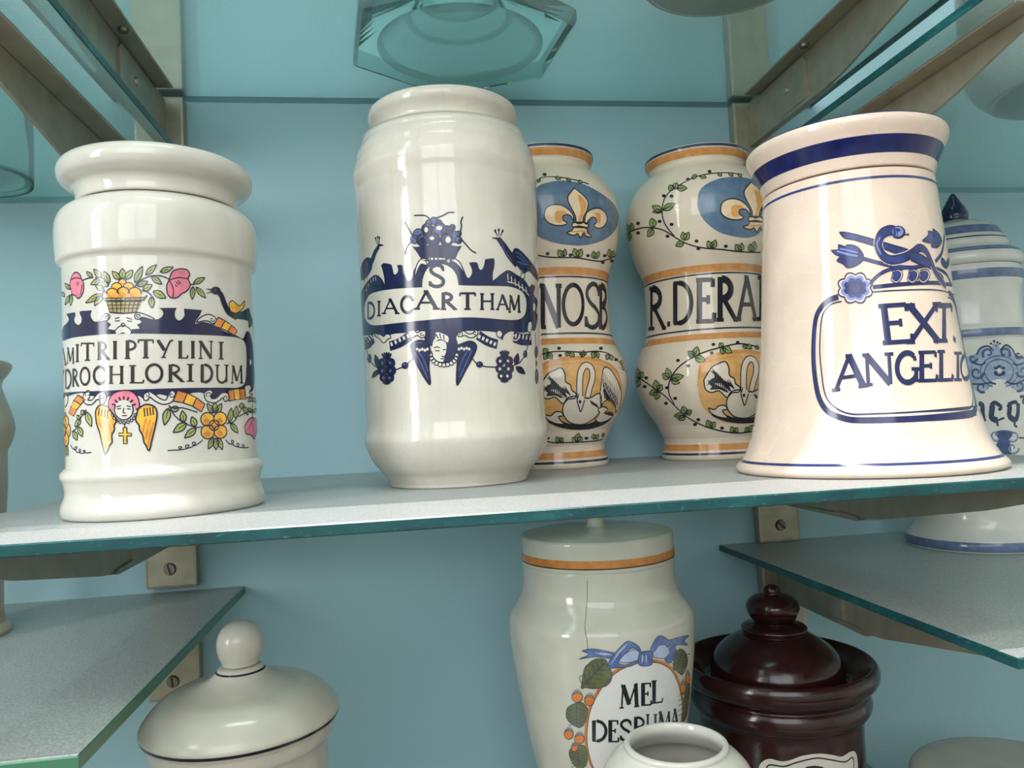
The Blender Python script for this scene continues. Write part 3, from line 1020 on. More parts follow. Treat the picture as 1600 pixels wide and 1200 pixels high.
# 14, 15 jars on the side upper shelves
J14 = Jar('round_foot_jar', 0.52, -0.245, Z_UR, 'grey white jar with round recessed foot on the upper right shelf')
J14.part('body', [(0, 7), (52, 7), (54, 4), (56, 0), (56, 0), (60, .2), (63, 3), (70, 10), (76, 24), (78, 60), (76, 120), (66, 150), (60, 160), (62, 170), (54, 170), (54, 150), (68, 110), (68, 20), (0, 12)], M_GU)
J15 = Jar('small_glass_jar', -0.357, -0.06, Z_UL, 'clear jar at the left edge seen through the upper left shelf')
J15.part('body', [(0, 4), (42, 4), (45, 0), (45, 0), (50, .4), (52, 5), (52, 100), (48, 115), (44, 120), (44, 130), (42, 130), (42, 118), (48, 98), (48, 8), (0, 7)], M_GLASS)

# 16 hexagonal glass foot on the upper middle shelf -----------------------------------------
J16 = empty('hexagonal_glass_jar', (0.062, -0.106, Z_UC), 'clear pressed glass jar with hexagonal foot above the tall jar', 'glass jar')


def hex_foot():
    b = bmesh.new()
    a0 = math.radians(96)
    R = 0.102
    rings = []
    N = 72

    def hexr(a, R):
        k = PI / 3
        d = ((a - a0) % k) - k / 2
        return R * math.cos(k / 2) / math.cos(d)
    spec = [('c', 0.0, 0.027), ('c', 0.0405, 0.027), ('c', 0.0435, 0.0245), ('c', 0.0460, 0.0245), ('c', 0.0655, 0.0045), ('c', 0.0690, 0.0010), ('c', 0.0710, 0.0), ('h', R - .0035, 0.0), ('h', R, 0.003), ('h', R, 0.013), ('h', R - .0035, 0.0165), ('c', 0.074, 0.026), ('c', 0.050, 0.036), ('c', 0.038, 0.042)]
    rims = {1, 2, 4, 5, 7, 8, 9}
    for kind, r, z in spec:
        if r == 0:
            rings.append([b.verts.new((0, 0, z))])
            continue
        ring = []
        for k in range(N):
            a = a0 + 2 * PI * k / N
            rr = hexr(a, r) if kind == 'h' else r
            ring.append(b.verts.new((rr * math.cos(a), rr * math.sin(a), z)))
        rings.append(ring)
    for i, (A, B) in enumerate(zip(rings, rings[1:])):
        for k in range(N):
            k2 = (k + 1) % N
            f = b.faces.new((A[0], B[k2], B[k]) if len(A) == 1 else (A[k], A[k2], B[k2], B[k]))
            f.material_index = 1 if i in rims else 0
    b.faces.new(rings[-1])
    bmesh.ops.recalc_face_normals(b, faces=b.faces)
    return bm_mesh('hexagonal_foot', b)


link('hexagonal_foot', hex_foot(), [M_GLASS, M_GRIM], J16)
link('bowl', lathe_mesh('bowl', mm(crom([(0, 42), (34, 42), (40, 50), (60, 80), (70, 120), (72, 180), (72, 180), (68, 180), (66, 120), (56, 84), (34, 56), (0, 52)], 4))), M_GLASS, J16)

# ------------------------------------------------------------------ brush colours
NAVY = paint('navy', (20, 22, 62), 0.25)
INK = paint('blue_black_line', (24, 26, 54), 0.1)
LETTER = paint('brown_black_lettering', (40, 33, 34), 0.2)
GREEN = paint('leaf_green', (150, 160, 92), 0.2)
PINK = paint('rose_pink', (214, 122, 142), 0.22)
YELL = paint('yellow_ochre', (228, 172, 62), 0.22)
ORNG = paint('burnt_orange', (204, 128, 58), 0.22)
WICK = paint('wicker', (164, 150, 92), 0.3)
RES1 = paint('reserved_white', (203, 201, 192), 0.03, 0.12)

# ------------------------------------------------------------------ flower-basket jar
A = Art(J1, 0, (70, 400, 4.444))
A.k = 1.22
# -- dark blue cartouche
A.begin('blue_cartouche')
A.fill([(122, 585), (126, 500), (150, 470), (168, 440), (150, 402), (150, 402), (208, 390), (208, 390), (214, 412), (204, 442), (216, 470), (236, 478), (252, 462), (256, 432), (243, 398), (246, 383), (246, 383), (328, 377), (328, 377), (318, 410),
        (330, 440), (350, 456), (385, 450), (420, 430), (450, 410), (540, 400), (640, 405), (690, 430), (760, 440), (800, 432), (822, 405), (815, 378), (792, 361), (792, 361), (916, 360), (916, 360), (904, 388), (905, 422), (925, 446), (950, 440),
        (970, 410), (966, 378), (970, 365), (970, 365), (1092, 376), (1092, 376), (1075, 412), (1050, 448), (1048, 472), (1100, 458), (1180, 482), (1250, 525), (1330, 552), (1380, 585), (1380, 585), (1330, 566), (1200, 553), (900, 543), (600, 539), (400, 545), (200, 566)], NAVY, 1, n=3)
A.fill([(1330, 550), (1375, 575), (1398, 525), (1420, 530), (1436, 580), (1447, 650), (1452, 750), (1456, 850), (1446, 930), (1420, 945), (1395, 930), (1330, 916), (1330, 916), (1374, 900), (1394, 850), (1400, 700), (1390, 605), (1352, 567)], NAVY, 1, n=3)
A.dot(1427, 738, 6, 20, RES1, 2)
A.fill([(128, 952), (300, 940), (600, 928), (900, 918), (1200, 914), (1330, 915), (1390, 900), (1420, 900), (1410, 935), (1300, 946), (1245, 965), (1210, 1008), (1160, 1020), (1122, 1000), (1105, 955), (1030, 950), (900, 985), (800, 960), (720, 985), (680, 990), (640, 970), (460, 970), (420, 1000), (380, 985), (300, 965), (250, 950), (160, 975), (130, 1000)], NAVY, 1, n=3)
# white scrolls in the lower band
for pts in ([(270, 960), (300, 935), (320, 950), (310, 985), (300, 1000), (330, 1000), (370, 955), (410, 945), (426, 975), (415, 1020), (385, 1030), (385, 1000), (360, 1000), (330, 1030), (290, 1030), (268, 1000)],
            [(685, 965), (720, 940), (760, 960), (800, 990), (840, 1000), (860, 960), (880, 935), (905, 950), (900, 990), (870, 1020), (820, 1030), (770, 1010), (730, 980), (715, 1000), (690, 1000)],
            [(1105, 950), (1140, 930), (1165, 945), (1150, 975), (1160, 990), (1190, 985), (1230, 950), (1270, 955), (1280, 990), (1250, 1010), (1235, 985), (1215, 1000), (1180, 1020), (1130, 1010), (1110, 985)],
            [(1390, 900), (1420, 895), (1430, 920), (1415, 950), (1440, 960), (1400, 985), (1385, 950)],
            [(135, 985), (150, 965), (163, 985), (155, 1030), (140, 1045)],
            [(1050, 462), (1075, 430), (1130, 405), (1175, 420), (1190, 450), (1165, 470), (1140, 455), (1110, 450)],
            [(378, 460), (400, 420), (430, 400), (455, 420), (440, 445), (410, 450)],
            [(625, 410), (640, 395), (680, 400), (760, 435), (740, 442), (680, 425), (650, 440), (628, 432)]):
    A.fill(pts, RES1, 3, n=3)
    A.stroke(pts, 7, INK, 4, n=3, closed=True)
A.spiral(303, 960, 22, 5, 2.5, 8.5, 6, INK, 5)
A.spiral(395, 975, 20, 5, 0.0, 6.0, 6, INK, 5)
A.spiral(712, 965, 22, 5, 3.5, 9.5, 6, INK, 5)
A.spiral(880, 965, 20, 5, 0.0, 6.0, 6, INK, 5)
A.spiral(1140, 965, 22, 5, 2.5, 8.5, 6, INK, 5)
A.spiral(1255, 985, 16, 5, 2.5, 8.0, 6, INK, 5)
A.spiral(1160, 440, 18, 4, 0.0, 6.0, 6, INK, 5)
A.spiral(436, 428, 16, 4, 2.5, 8.5, 6, INK, 5)
A.spiral(648, 420, 16, 4, 0.0, -6.0, 6, INK, 5)
# -- lettering
A.begin('lettering')
word(A, [('A', 108, 150, 640, 760), ('M', 150, 207, 635, 748), ('I', 213, 241, 612, 737), ('T', 250, 345, 603, 728), ('R', 362, 450, 594, 722), ('I', 472, 504, 590, 716), ('P', 553, 642, 585, 715), ('T', 645, 757, 580, 711),
         ('Y', 775, 897, 583, 708), ('L', 922, 995, 590, 712), ('I', 1012, 1043, 590, 712), ('N', 1063, 1172, 590, 715), ('I', 1203, 1243, 596, 719)], LETTER, wt=1.05)
word(A, [('Y', 108, 136, 795, 930), ('D', 136, 187, 788, 922), ('R', 189, 238, 783, 908), ('O', 243, 317, 773, 897), ('C', 335, 422, 766, 891), ('H', 440, 555, 763, 888), ('L', 583, 690, 758, 884), ('O', 695, 824, 750, 880), ('R', 848, 968, 753, 876),
         ('I', 982, 1038, 750, 873), ('D', 1072, 1168, 752, 880), ('U', 1178, 1278, 755, 882), ('M', 1288, 1378, 760, 886)], LETTER, wt=1.05)
# -- fruit basket
A.begin('fruit_basket')
A.fill([(415, 296), (682, 292), (640, 392), (455, 394)], WICK, 3, smooth=False)
for k in range(8):
    x = 430 + k * 33
    A.stroke([(x, 298), (452 + k * 25.5, 392)], 5, INK, 4)
for y, a, b in ((318, 424, 672), (342, 434, 662), (366, 444, 652)):
    A.stroke([(a, y), (b, y - 3)], 5, INK, 4)
A.fill([(398, 278), (420, 292), (680, 288), (704, 274), (690, 302), (660, 308), (440, 310), (410, 304)], WICK, 4)
A.stroke([(398, 278), (420, 292), (680, 288), (704, 274), (690, 302), (660, 308), (440, 310), (410, 304)], 6, INK, 5, closed=True)
A.stroke([(452, 392), (545, 398), (645, 390)], 9, INK, 5)
for x, y, r in ((470, 266, 44), (625, 262, 46), (546, 258, 44), (500, 220, 36), (582, 218, 36), (540, 184, 26)):
    A.dot(x, y, r, r * .95, YELL, 3)
    A.dot(x - r * .2, y + r * .25, r * .55, r * .4, ORNG, 4)
    A.dot(x + r * .15, y - r * .1, r * .5, r * .5, YELL, 4)
    A.stroke([(x + r * math.cos(a), y + r * .95 * math.sin(a)) for a in [PI * (1 + k / 8) for k in range(9)]], 6, INK, 5)
# -- bearded mask
A.begin('bearded_mask')
A.fill([(455, 396), (640, 394), (648, 430), (672, 462), (640, 476), (660, 505), (606, 508), (590, 548), (545, 530), (500, 545), (488, 515), (440, 505), (462, 476), (434, 452), (452, 425)], RES1, 3, n=2)
for s in ([(488, 436), (520, 428)], [(566, 428), (606, 440)], [(488, 452), (522, 450)], [(572, 450), (606, 455)], [(530, 478), (545, 466), (560, 480), (545, 490), (532, 482)], [(484, 526), (510, 496), (545, 482), (585, 500), (606, 530)]):
    A.stroke(s, 6, INK, 5)
# -- garland of pink flowers
A.begin('flower_garland')
for st in ([(265, 168), (300, 155), (335, 150)], [(350, 150), (400, 155), (445, 200)], [(620, 220), (660, 172), (740, 138), (810, 140), (866, 162)], [(675, 240), (720, 255), (760, 300)], [(415, 235), (395, 270), (370, 285)], [(1005, 195), (1040, 200)], [(440, 260), (410, 240), (395, 215)]):
    A.stroke(st, 7, INK, 4)
for p0, p1, w in (((335, 150), (290, 108), 26), ((395, 150), (340, 92), 38), ((450, 188), (410, 104), 40), ((385, 165), (320, 198), 36), ((445, 205), (388, 186), 36), ((415, 240), (352, 202), 36), ((400, 268), (345, 345), 38), ((400, 262), (284, 326), 40),
                  ((522, 165), (468, 106), 40), ((540, 160), (540, 86), 46), ((562, 162), (610, 96), 44), ((625, 188), (678, 70), 46), ((700, 132), (776, 60), 38), ((800, 112), (892, 78), 36), ((740, 142), (812, 196), 38), ((640, 208), (716, 176), 36),
                  ((680, 236), (745, 200), 42), ((752, 245), (842, 292), 48), ((738, 285), (745, 362), 40), ((1030, 192), (1112, 150), 36), ((1028, 212), (1022, 302), 34), ((1048, 216), (1116, 292), 34), ((180, 232), (140, 190), 26), ((186, 265), (180, 345), 24), ((178, 270), (140, 340), 24), ((118, 250), (140, 285), 20)):
    A.leaf(p0, p1, w, GREEN, INK, 6, 3)
for pts, ln in (([(186, 238), (176, 192), (194, 132), (216, 114), (242, 126), (256, 160), (270, 190), (270, 240), (255, 277), (232, 296), (214, 276), (192, 266)], ([(186, 165), (215, 152), (252, 158)], [(235, 180), (238, 200)], [(225, 185), (228, 210)], [(262, 200), (250, 270)])),
                ([(862, 168), (884, 112), (930, 90), (986, 96), (1006, 130), (994, 158), (1010, 202), (986, 242), (950, 262), (920, 287), (880, 292), (854, 266), (846, 210)], ([(866, 166), (930, 150), (1000, 160)], [(866, 170), (892, 230), (888, 288)], [(910, 180), (930, 200)], [(925, 170), (942, 196)], [(905, 200), (920, 212)]))):
    A.fill(pts, PINK, 3)
    A.stroke(pts, 7, INK, 4, closed=True)
    for s in ln:
        A.stroke(s, 6, INK, 4)
# -- bird
A.begin('painted_bird')
A.stroke([(1195, 240), (1225, 275), (1245, 330), (1275, 385), (1330, 420)], 44, INK, 3, taper=(.8, 1.1))
A.dot(1186, 240, 34, 28, INK, 3)
A.stroke([(1160, 236), (1118, 228)], 12, INK, 3, taper=(1, .2))
A.stroke([(1160, 248), (1118, 260)], 9, INK, 3, taper=(1, .2))
A.dot(1184, 236, 6, 6, paint('blue_eye', (70, 78, 150)), 4)
A.fill([(1310, 400), (1370, 385), (1415, 360), (1425, 400), (1440, 470), (1415, 500), (1410, 450), (1360, 440), (1320, 430)], paint('teal_tail', (34, 62, 74)), 3, n=3)
A.fill([(1276, 332), (1300, 310), (1350, 345), (1387, 312), (1380, 352), (1350, 385), (1320, 396), (1288, 380)], YELL, 4)
A.stroke([(1276, 332), (1300, 310), (1350, 345), (1387, 312), (1380, 352), (1350, 385), (1320, 396), (1288, 380)], 6, INK, 5, closed=True)
for k in range(3):
    A.stroke([(1300 + 18 * k, 345), (1305 + 20 * k, 385)], 5, ORNG, 5)
for k in range(4):
    A.stroke([(1425, 400 + k * 10), (1440 + k * 3, 440 + k * 20), (1446, 480 + k * 15)], 5, INK, 4)
# -- cornucopias (banded horns)
A.begin('banded_horn')


def horn(a, p, q, w0, w1, cols, bow=0.0):
    n = len(cols)
    for k, c in enumerate(cols):
        quad = []
        for f, s in ((k / n, 1), ((k + 1) / n, 1), ((k + 1) / n, -1), (k / n, -1)):
            x, y = p[0] + (q[0] - p[0]) * f, p[1] + (q[1] - p[1]) * f
            dx, dy = q[0] - p[0], q[1] - p[1]
            d = math.hypot(dx, dy)
            b = bow * math.sin(PI * f)
            w = (w0 + (w1 - w0) * f) / 2
            quad.append((x - dy / d * (w * s + b), y + dx / d * (w * s + b)))
        a.fill(quad, c, 4, smooth=False)
        a.stroke(quad, 7, INK, 5, smooth=False, closed=True)


A.begin('banded_horn#1')
horn(A, (1185, 455), (1325, 535), 70, 40, (ORNG, YELL, ORNG), -8)
A.frame = (70, 570, 4.444)
A.begin('banded_horn#2')
horn(A, (905, 215), (1098, 300), 80, 58, (ORNG, YELL, ORNG), -16)
A.begin('banded_horn#3')
horn(A, (258, 225), (185, 345), 62, 40, (ORNG, YELL, ORNG), 8)
A.begin('banded_horn#4')
horn(A, (1275, 215), (1392, 205), 74, 66, (ORNG, YELL, ORNG), -6)
# -- angel head with wings and cross
A.begin('winged_angel')
for pts in ([(442, 292), (388, 280), (356, 318), (360, 400), (386, 485), (412, 600), (428, 616), (450, 560), (468, 538), (466, 490), (484, 450), (482, 420), (500, 385), (470, 335)],
            [(650, 305), (700, 275), (760, 290), (780, 342), (766, 430), (742, 530), (724, 598), (704, 560), (690, 540), (680, 490), (660, 455), (655, 420), (632, 385), (640, 340)]):
    A.fill(pts, YELL, 3, n=3)
    A.stroke(pts, 9, INK, 5, n=3, closed=True)
for s in ([(380, 400), (410, 470), (425, 580)], [(400, 380), (430, 440), (445, 530)], [(425, 375), (450, 430), (460, 480)], [(755, 400), (735, 470), (715, 570)], [(735, 380), (715, 440), (700, 520)], [(705, 375), (690, 430), (680, 470)]):
    A.stroke(s, 12, ORNG, 4)
for k in range(4):
    A.stroke([(380 + 20 * k, 300 + 4 * k), (375 + 20 * k, 350 + 8 * k)], 7, INK, 5)
    A.stroke([(690 + 20 * k, 300 - 2 * k), (695 + 20 * k, 360 - 4 * k)], 7, INK, 5)
A.fill([(450, 322), (443, 262), (470, 206), (530, 180), (600, 184), (646, 230), (657, 292), (632, 312), (610, 262), (545, 240), (488, 270), (472, 332)], PINK, 3)
A.stroke([(450, 322), (443, 262), (470, 206), (530, 180), (600, 184), (646, 230), (657, 292), (632, 312)], 7, INK, 5)
A.dot(550, 312, 64, 70, RES1, 4)
A.stroke([(550 + 64 * math.cos(a), 312 + 70 * math.sin(a)) for a in [-0.5 + 4.1 * k / 14 for k in range(15)]], 7, INK, 5)
for k in range(7):
    a = PI * (1.12 + 0.76 * k / 6)
    A.stroke([(550 + 60 * math.cos(a), 305 + 62 * math.sin(a)), (550 + 88 * math.cos(a), 305 + 88 * math.sin(a))], 9, INK, 6)
for s in ([(500, 292), (530, 284)], [(570, 284), (598, 292)], [(504, 306), (532, 304)], [(572, 304), (598, 308)], [(552, 300), (545, 330), (562, 334)], [(538, 354), (572, 352)]):
    A.stroke(s, 6, INK, 6)
for k in range(9):
    a = PI * (0.08 + 0.84 * k / 8)
    A.stroke([(552 + 82 * math.cos(a) + 10 * math.cos(b), 330 + 72 * math.sin(a) + 10 * math.sin(b)) for b in [2 * PI * i / 6 for i in range(7)]], 5, INK, 5)
A.stroke([(556, 405), (556, 435)], 6, INK, 5)
cross = [(546, 436), (570, 436), (570, 474), (602, 476), (602, 494), (570, 494), (572, 548), (548, 548), (548, 494), (516, 492), (516, 474), (546, 474)]
A.fill(cross, YELL, 4, smooth=False)
A.stroke(cross, 7, INK, 5, smooth=False, closed=True)
# -- hanging flowers
A.cut('hanging_flower_spray', [600], 400)
for st in ([(862, 280), (900, 350), (960, 400), (1040, 432), (1090, 432)], [(860, 290), (900, 300), (960, 300), (1060, 330)], [(1262, 408), (1310, 395), (1340, 350), (1375, 290)], [(190, 465), (220, 440), (245, 380), (290, 310)], [(1443, 200), (1440, 280), (1440, 380)], [(1345, 360), (1400, 330), (1440, 320)]):
    A.stroke(st, 7, INK, 4)
for p0, p1, w in (((858, 300), (830, 420), 52), ((930, 300), (870, 315), 40), ((965, 400), (955, 318), 44), ((985, 405), (890, 470), 52), ((1045, 430), (1020, 360), 44), ((1050, 440), (970, 508), 46), ((1280, 400), (1295, 300), 36), ((1325, 375), (1330, 285), 36), ((1290, 405), (1340, 475), 36), ((1385, 280), (1345, 290), 36), ((1380, 290), (1410, 350), 30),
                  ((250, 380), (210, 430), 34), ((235, 430), (262, 500), 36), ((245, 378), (225, 350), 26), ((280, 320), (250, 345), 34), ((290, 325), (325, 430), 42), ((200, 460), (225, 525), 34), ((1440, 230), (1410, 255), 24), ((1442, 230), (1468, 262), 22), ((1440, 330), (1408, 300), 22), ((1442, 330), (1472, 305), 20),
                  ((1170, 335), (1126, 268), 36), ((1180, 335), (1180, 262), 40), ((1192, 335), (1228, 268), 36), ((1170, 505), (1135, 585), 36), ((1185, 508), (1188, 590), 40), ((1200, 505), (1232, 590), 36), ((148, 390), (142, 330), 14), ((148, 560), (148, 635), 14), ((155, 560), (164, 635), 12)):
    A.leaf(p0, p1, w, GREEN, INK, 7, 3)
for x, y, rx, ry in ((1128, 378, 46, 46), (1216, 374, 44, 46), (1130, 466, 46, 48), (1218, 464, 44, 46), (1174, 420, 34, 36), (150, 395, 16, 42), (152, 520, 16, 44), (168, 455, 12, 40), (140, 455, 8, 40)):
    A.dot(x, y, rx, ry, YELL, 4)
    A.dot(x - rx * .1, y + ry * .3, rx * .5, ry * .4, ORNG, 5)
    A.stroke([(x + rx * math.cos(a), y + ry * math.sin(a)) for a in [2 * PI * k / 12 for k in range(13)]], 7, INK, 6)
tul = [(1400, 400), (1420, 375), (1445, 368), (1470, 390), (1478, 440), (1462, 490), (1452, 515), (1440, 495), (1420, 485), (1395, 475), (1388, 430)]
A.fill(tul, PINK, 4)
A.stroke(tul, 7, INK, 5, closed=True)
for s in ([(1443, 372), (1420, 430), (1425, 480)], [(1447, 372), (1445, 440), (1450, 505)], [(1450, 372), (1466, 430), (1460, 490)]):
    A.stroke(s, 5, INK, 5)
for pts in ([(852, 596), (900, 592), (935, 590), (950, 572), (930, 570), (940, 590), (985, 580), (1000, 558), (978, 560), (985, 580), (1030, 565), (1045, 540), (1025, 540), (1035, 562), (1075, 540), (1095, 520)],
            [(1255, 520), (1275, 545), (1300, 550), (1310, 530), (1295, 525), (1300, 550), (1330, 568), (1350, 555), (1335, 545), (1335, 568), (1370, 575), (1385, 560), (1370, 555), (1375, 575), (1412, 574)],
            [(180, 555), (195, 580), (215, 590), (225, 570), (208, 575), (222, 605), (245, 608), (250, 588), (238, 590), (248, 612), (275, 612), (280, 594), (268, 598), (290, 612), (326, 608)]):
    A.stroke(pts, 6, INK, 4, n=4)
A.finish()

# ------------------------------------------------------------------ tall jar with peacocks
DB = paint('deep_blue', (20, 31, 70), 0.25)
DBK = paint('deep_blue_line', (16, 23, 50), 0.15)
MB = paint('mid_blue', (78, 90, 138), 0.25)
RES2 = paint('reserved_cream', (204, 199, 188), 0.03, 0.12)
A = Art(J2, 0, (540, 300, 5))
A.k = 1.2
A.begin('blue_cartouche')
A.fill([(108, 1110), (104, 1000), (108, 860), (128, 765), (168, 702), (215, 655), (250, 650), (285, 682), (306, 722), (306, 722), (300, 660), (286, 600), (278, 572), (300, 555), (300, 555), (355, 566), (368, 600), (378, 640), (396, 640), (412, 612), (402, 572), (402, 572), (442, 572), (450, 620), (465, 660), (490, 695),
        (520, 672), (530, 620), (545, 590), (575, 555), (600, 540), (720, 530), (840, 540), (880, 560), (920, 600), (940, 650), (962, 672), (985, 640), (985, 600), (963, 553), (963, 553), (1000, 548), (1030, 555), (1040, 592), (1056, 610), (1075, 590), (1086, 550), (1088, 526), (1088, 526), (1140, 518), (1162, 526), (1162, 580), (1150, 640), (1150, 692), (1150, 692),
        (1180, 670), (1215, 640), (1270, 610), (1330, 642), (1400, 690), (1432, 740), (1455, 720), (1480, 740), (1470, 800), (1500, 850), (1490, 930), (1500, 980), (1480, 1080), (1450, 1070), (1440, 1020), (1420, 1090), (1380, 1100), (1290, 1090), (1240, 1120), (1222, 1160), (1200, 1120), (1170, 1095), (1000, 1085), (880, 1100), (840, 1190), (640, 1200), (600, 1090), (480, 1100), (350, 1115), (300, 1175), (270, 1110), (180, 1120)], DB, 1, n=3)
A.fill([(600, 745), (600, 745), (604, 680), (634, 608), (690, 568), (760, 565), (826, 596), (868, 656), (880, 728), (880, 728), (1000, 733), (1200, 735), (1300, 744), (1372, 776), (1406, 830), (1411, 900), (1396, 960), (1350, 996), (1250, 998), (1100, 985), (950, 979), (800, 986), (600, 1004), (400, 1024), (250, 1041), (190, 1032), (155, 992), (148, 920), (160, 852), (192, 802), (262, 776), (400, 756)], RES2, 2, n=3)
A.dot(1472, 900, 9, 32, RES2, 2)
for pts in ([(538, 690), (560, 620), (590, 565), (625, 572), (652, 555), (630, 525), (600, 520), (570, 545), (548, 600)], [(800, 558), (785, 532), (810, 512), (850, 520), (890, 548), (920, 610), (930, 640), (900, 600), (870, 565), (835, 545)],
            [(492, 1090), (530, 1080), (560, 1100), (590, 1085), (625, 1090), (620, 1130), (590, 1140), (560, 1120), (520, 1140), (490, 1130)], [(878, 1100), (920, 1085), (960, 1110), (1000, 1100), (1010, 1080), (1035, 1090), (1020, 1125), (975, 1140), (930, 1120), (900, 1130), (876, 1125)],
            [(1180, 1090), (1205, 1080), (1225, 1110), (1205, 1140), (1180, 1120)], [(300, 1130), (320, 1110), (345, 1115), (355, 1140), (330, 1150), (300, 1180), (270, 1150), (240, 1130), (225, 1110), (255, 1105)], [(1425, 1020), (1445, 1010), (1455, 1050), (1440, 1100), (1420, 1080)]):
    A.fill(pts, RES2, 3, n=3)
    A.stroke(pts, 7, DBK, 4, n=3, closed=True)
A.stroke([(652, 522), (775, 522)], 12, RES2, 3)
for a0, c in ((0, (595, 1110)), (2.5, (905, 1108)), (0, (640, 545)), (2.5, (815, 530)), (1, (1010, 1100)), (2, (250, 1120))):
    A.spiral(c[0], c[1], 17, 4, a0, a0 + 6, 6, DBK, 5)
for k in range(6):
    A.stroke([(1265 + 28 * k, 640 + 20 * k), (1268 + 30 * k, 690 + 22 * k)], 8, RES2, 3)
    A.stroke([(235 - 18 * k, 662 + 10 * k * k * .6), (238 - 18 * k, 692 + 10 * k * k * .5)], 7, RES2, 3)
A.stroke([(1262, 700), (1330, 720), (1395, 765), (1432, 810)], 7, RES2, 3)
A.begin('lettering')
word(A, [('S', 648, 778, 572, 740), ('D', 163, 232, 862, 992), ('I', 246, 278, 852, 970), ('A', 290, 417, 836, 952), ('C', 428, 532, 812, 948), ('A', 543, 728, 772, 917), ('R', 738, 868, 788, 920), ('T', 888, 1017, 788, 920), ('H', 1043, 1168, 793, 920), ('A', 1178, 1278, 803, 922), ('M', 1268, 1368, 808, 942)], DBK, wt=1.2, thin=.7)
A.begin('berry_bowl')
A.fill([(522, 424), (550, 430), (640, 415), (800, 415), (880, 424), (908, 418), (908, 418), (880, 470), (850, 530), (790, 545), (640, 545), (590, 520), (556, 470)], DB, 3, n=3)
for k in range(8):
    A.stroke([(560 + 42 * k, 440), (600 + 32 * k, 530)], 5, DBK, 4)
random.seed(3)
for x, y, r in ((570, 330, 42), (640, 292, 46), (735, 288, 48), (600, 376, 46), (685, 372, 52), (795, 310, 46), (850, 350, 44), (790, 372, 50), (690, 225, 28), (650, 244, 26), (728, 244, 26), (835, 276, 22), (882, 326, 22), (540, 372, 32), (880, 376, 28)):
    A.dot(x, y, r, r, DB if (x + y) % 3 else MB, 3)
    A.stroke([(x + r * math.cos(a), y + r * math.sin(a)) for a in [2 * PI * k / 12 for k in range(13)]], 6, DBK, 4)
    A.stroke([(x + r * .62 * math.cos(a), y + r * .62 * math.sin(a)) for a in [PI * (1.0 + .8 * k / 6) for k in range(7)]], 5, MB, 4)
for x, y, rx, ry in ((630, 296, 15, 20), (732, 282, 24, 18), (676, 362, 18, 14), (800, 374, 20, 26)):
    A.dot(x, y, rx, ry, RES2, 5)
for s in ([(660, 215), (630, 188), (590, 182), (536, 184)], [(705, 205), (765, 182), (800, 162), (848, 158)], [(525, 340), (492, 285), (464, 232)], [(890, 335), (905, 265), (900, 235), (915, 194)], [(520, 380), (482, 430), (464, 488)], [(888, 352), (940, 410), (980, 455), (1020, 478)]):
    A.stroke(s, 9, DBK, 4)
A.cut('painted_peacock', [700], 600)
A.stroke([(262, 425), (232, 470), (205, 540), (165, 600)], 46, DB, 3, taper=(.6, 1.2))
A.fill([(180, 510), (210, 540), (205, 600), (170, 660), (130, 690), (118, 660), (120, 590), (145, 530)], DB, 3)
A.stroke([(250, 415), (298, 416)], 22, DBK, 4, taper=(1, .2))
for a, b in (((246, 402), (236, 362)), ((256, 400), (252, 352)), ((264, 402), (266, 358))):
    A.stroke([a, b], 6, DBK, 4)
    A.dot(b[0], b[1], 6, 10, DBK, 4)
A.stroke([(160, 545), (180, 580), (165, 630), (140, 650)], 7, MB, 5)
A.stroke([(150, 660), (150, 705)], 6, DBK, 4)
A.stroke([(170, 655), (166, 695)], 6, DBK, 4)
A.stroke([(1192, 362), (1235, 420), (1280, 490), (1340, 560)], 50, DB, 3, taper=(.7, 1.4))
A.fill([(1310, 450), (1345, 442), (1400, 490), (1455, 560), (1440, 600), (1380, 620), (1340, 580), (1300, 520)], DB, 3)
A.fill([(1400, 560), (1455, 555), (1500, 640), (1508, 700), (1470, 660), (1430, 620), (1380, 640)], DB, 3)
A.stroke([(1205, 368), (1142, 358)], 22, DBK, 4, taper=(1, .15))
for a, b in (((1186, 345), (1168, 298)), ((1198, 342), (1196, 292)), ((1210, 345), (1226, 300))):
    A.stroke([a, b], 7, DBK, 4)
    A.dot(b[0], b[1] + 6, 8, 14, DBK, 4)
for s in ([(1320, 470), (1370, 490), (1420, 560)], [(1330, 500), (1375, 530), (1410, 570)], [(1225, 420), (1250, 470), (1300, 540)], [(1460, 590), (1490, 650)], [(1340, 545), (1390, 565), (1430, 570)]):
    A.stroke(s, 7, MB, 5)
for s in ([(1370, 620), (1368, 655), (1350, 665)], [(1400, 630), (1396, 670), (1380, 680)]):
    A.stroke(s, 7, DBK, 4)
# lower half
A.frame = (540, 460, 5)
A.begin('winged_angel')
for pts in ([(508, 402), (530, 372), (600, 358), (650, 395), (662, 450), (652, 560), (664, 690), (644, 694), (590, 610), (532, 500)], [(868, 400), (960, 366), (1010, 380), (1022, 420), (990, 500), (940, 590), (880, 702), (866, 690), (868, 580), (878, 450)]):
    A.fill(pts, DB, 3)
    A.stroke(pts, 7, DBK, 4, closed=True)
for s in ([(535, 440), (590, 540), (645, 660)], [(560, 430), (610, 510), (645, 600)], [(985, 440), (940, 540), (890, 650)], [(950, 440), (910, 520), (885, 600)], [(600, 375), (540, 385), (525, 410)]):
    A.stroke(s, 6, MB, 5)
for k in range(5):
    A.dot(560 + 20 * k, 428 + (k % 2) * 8, 10, 12, RES2, 5)
    A.dot(885 + 20 * k, 428 - (k % 2) * 8, 10, 12, RES2, 5)
A.fill([(690, 350), (700, 300), (760, 272), (830, 300), (870, 360), (880, 450), (850, 520), (780, 540), (700, 520), (668, 450)], DB, 3)
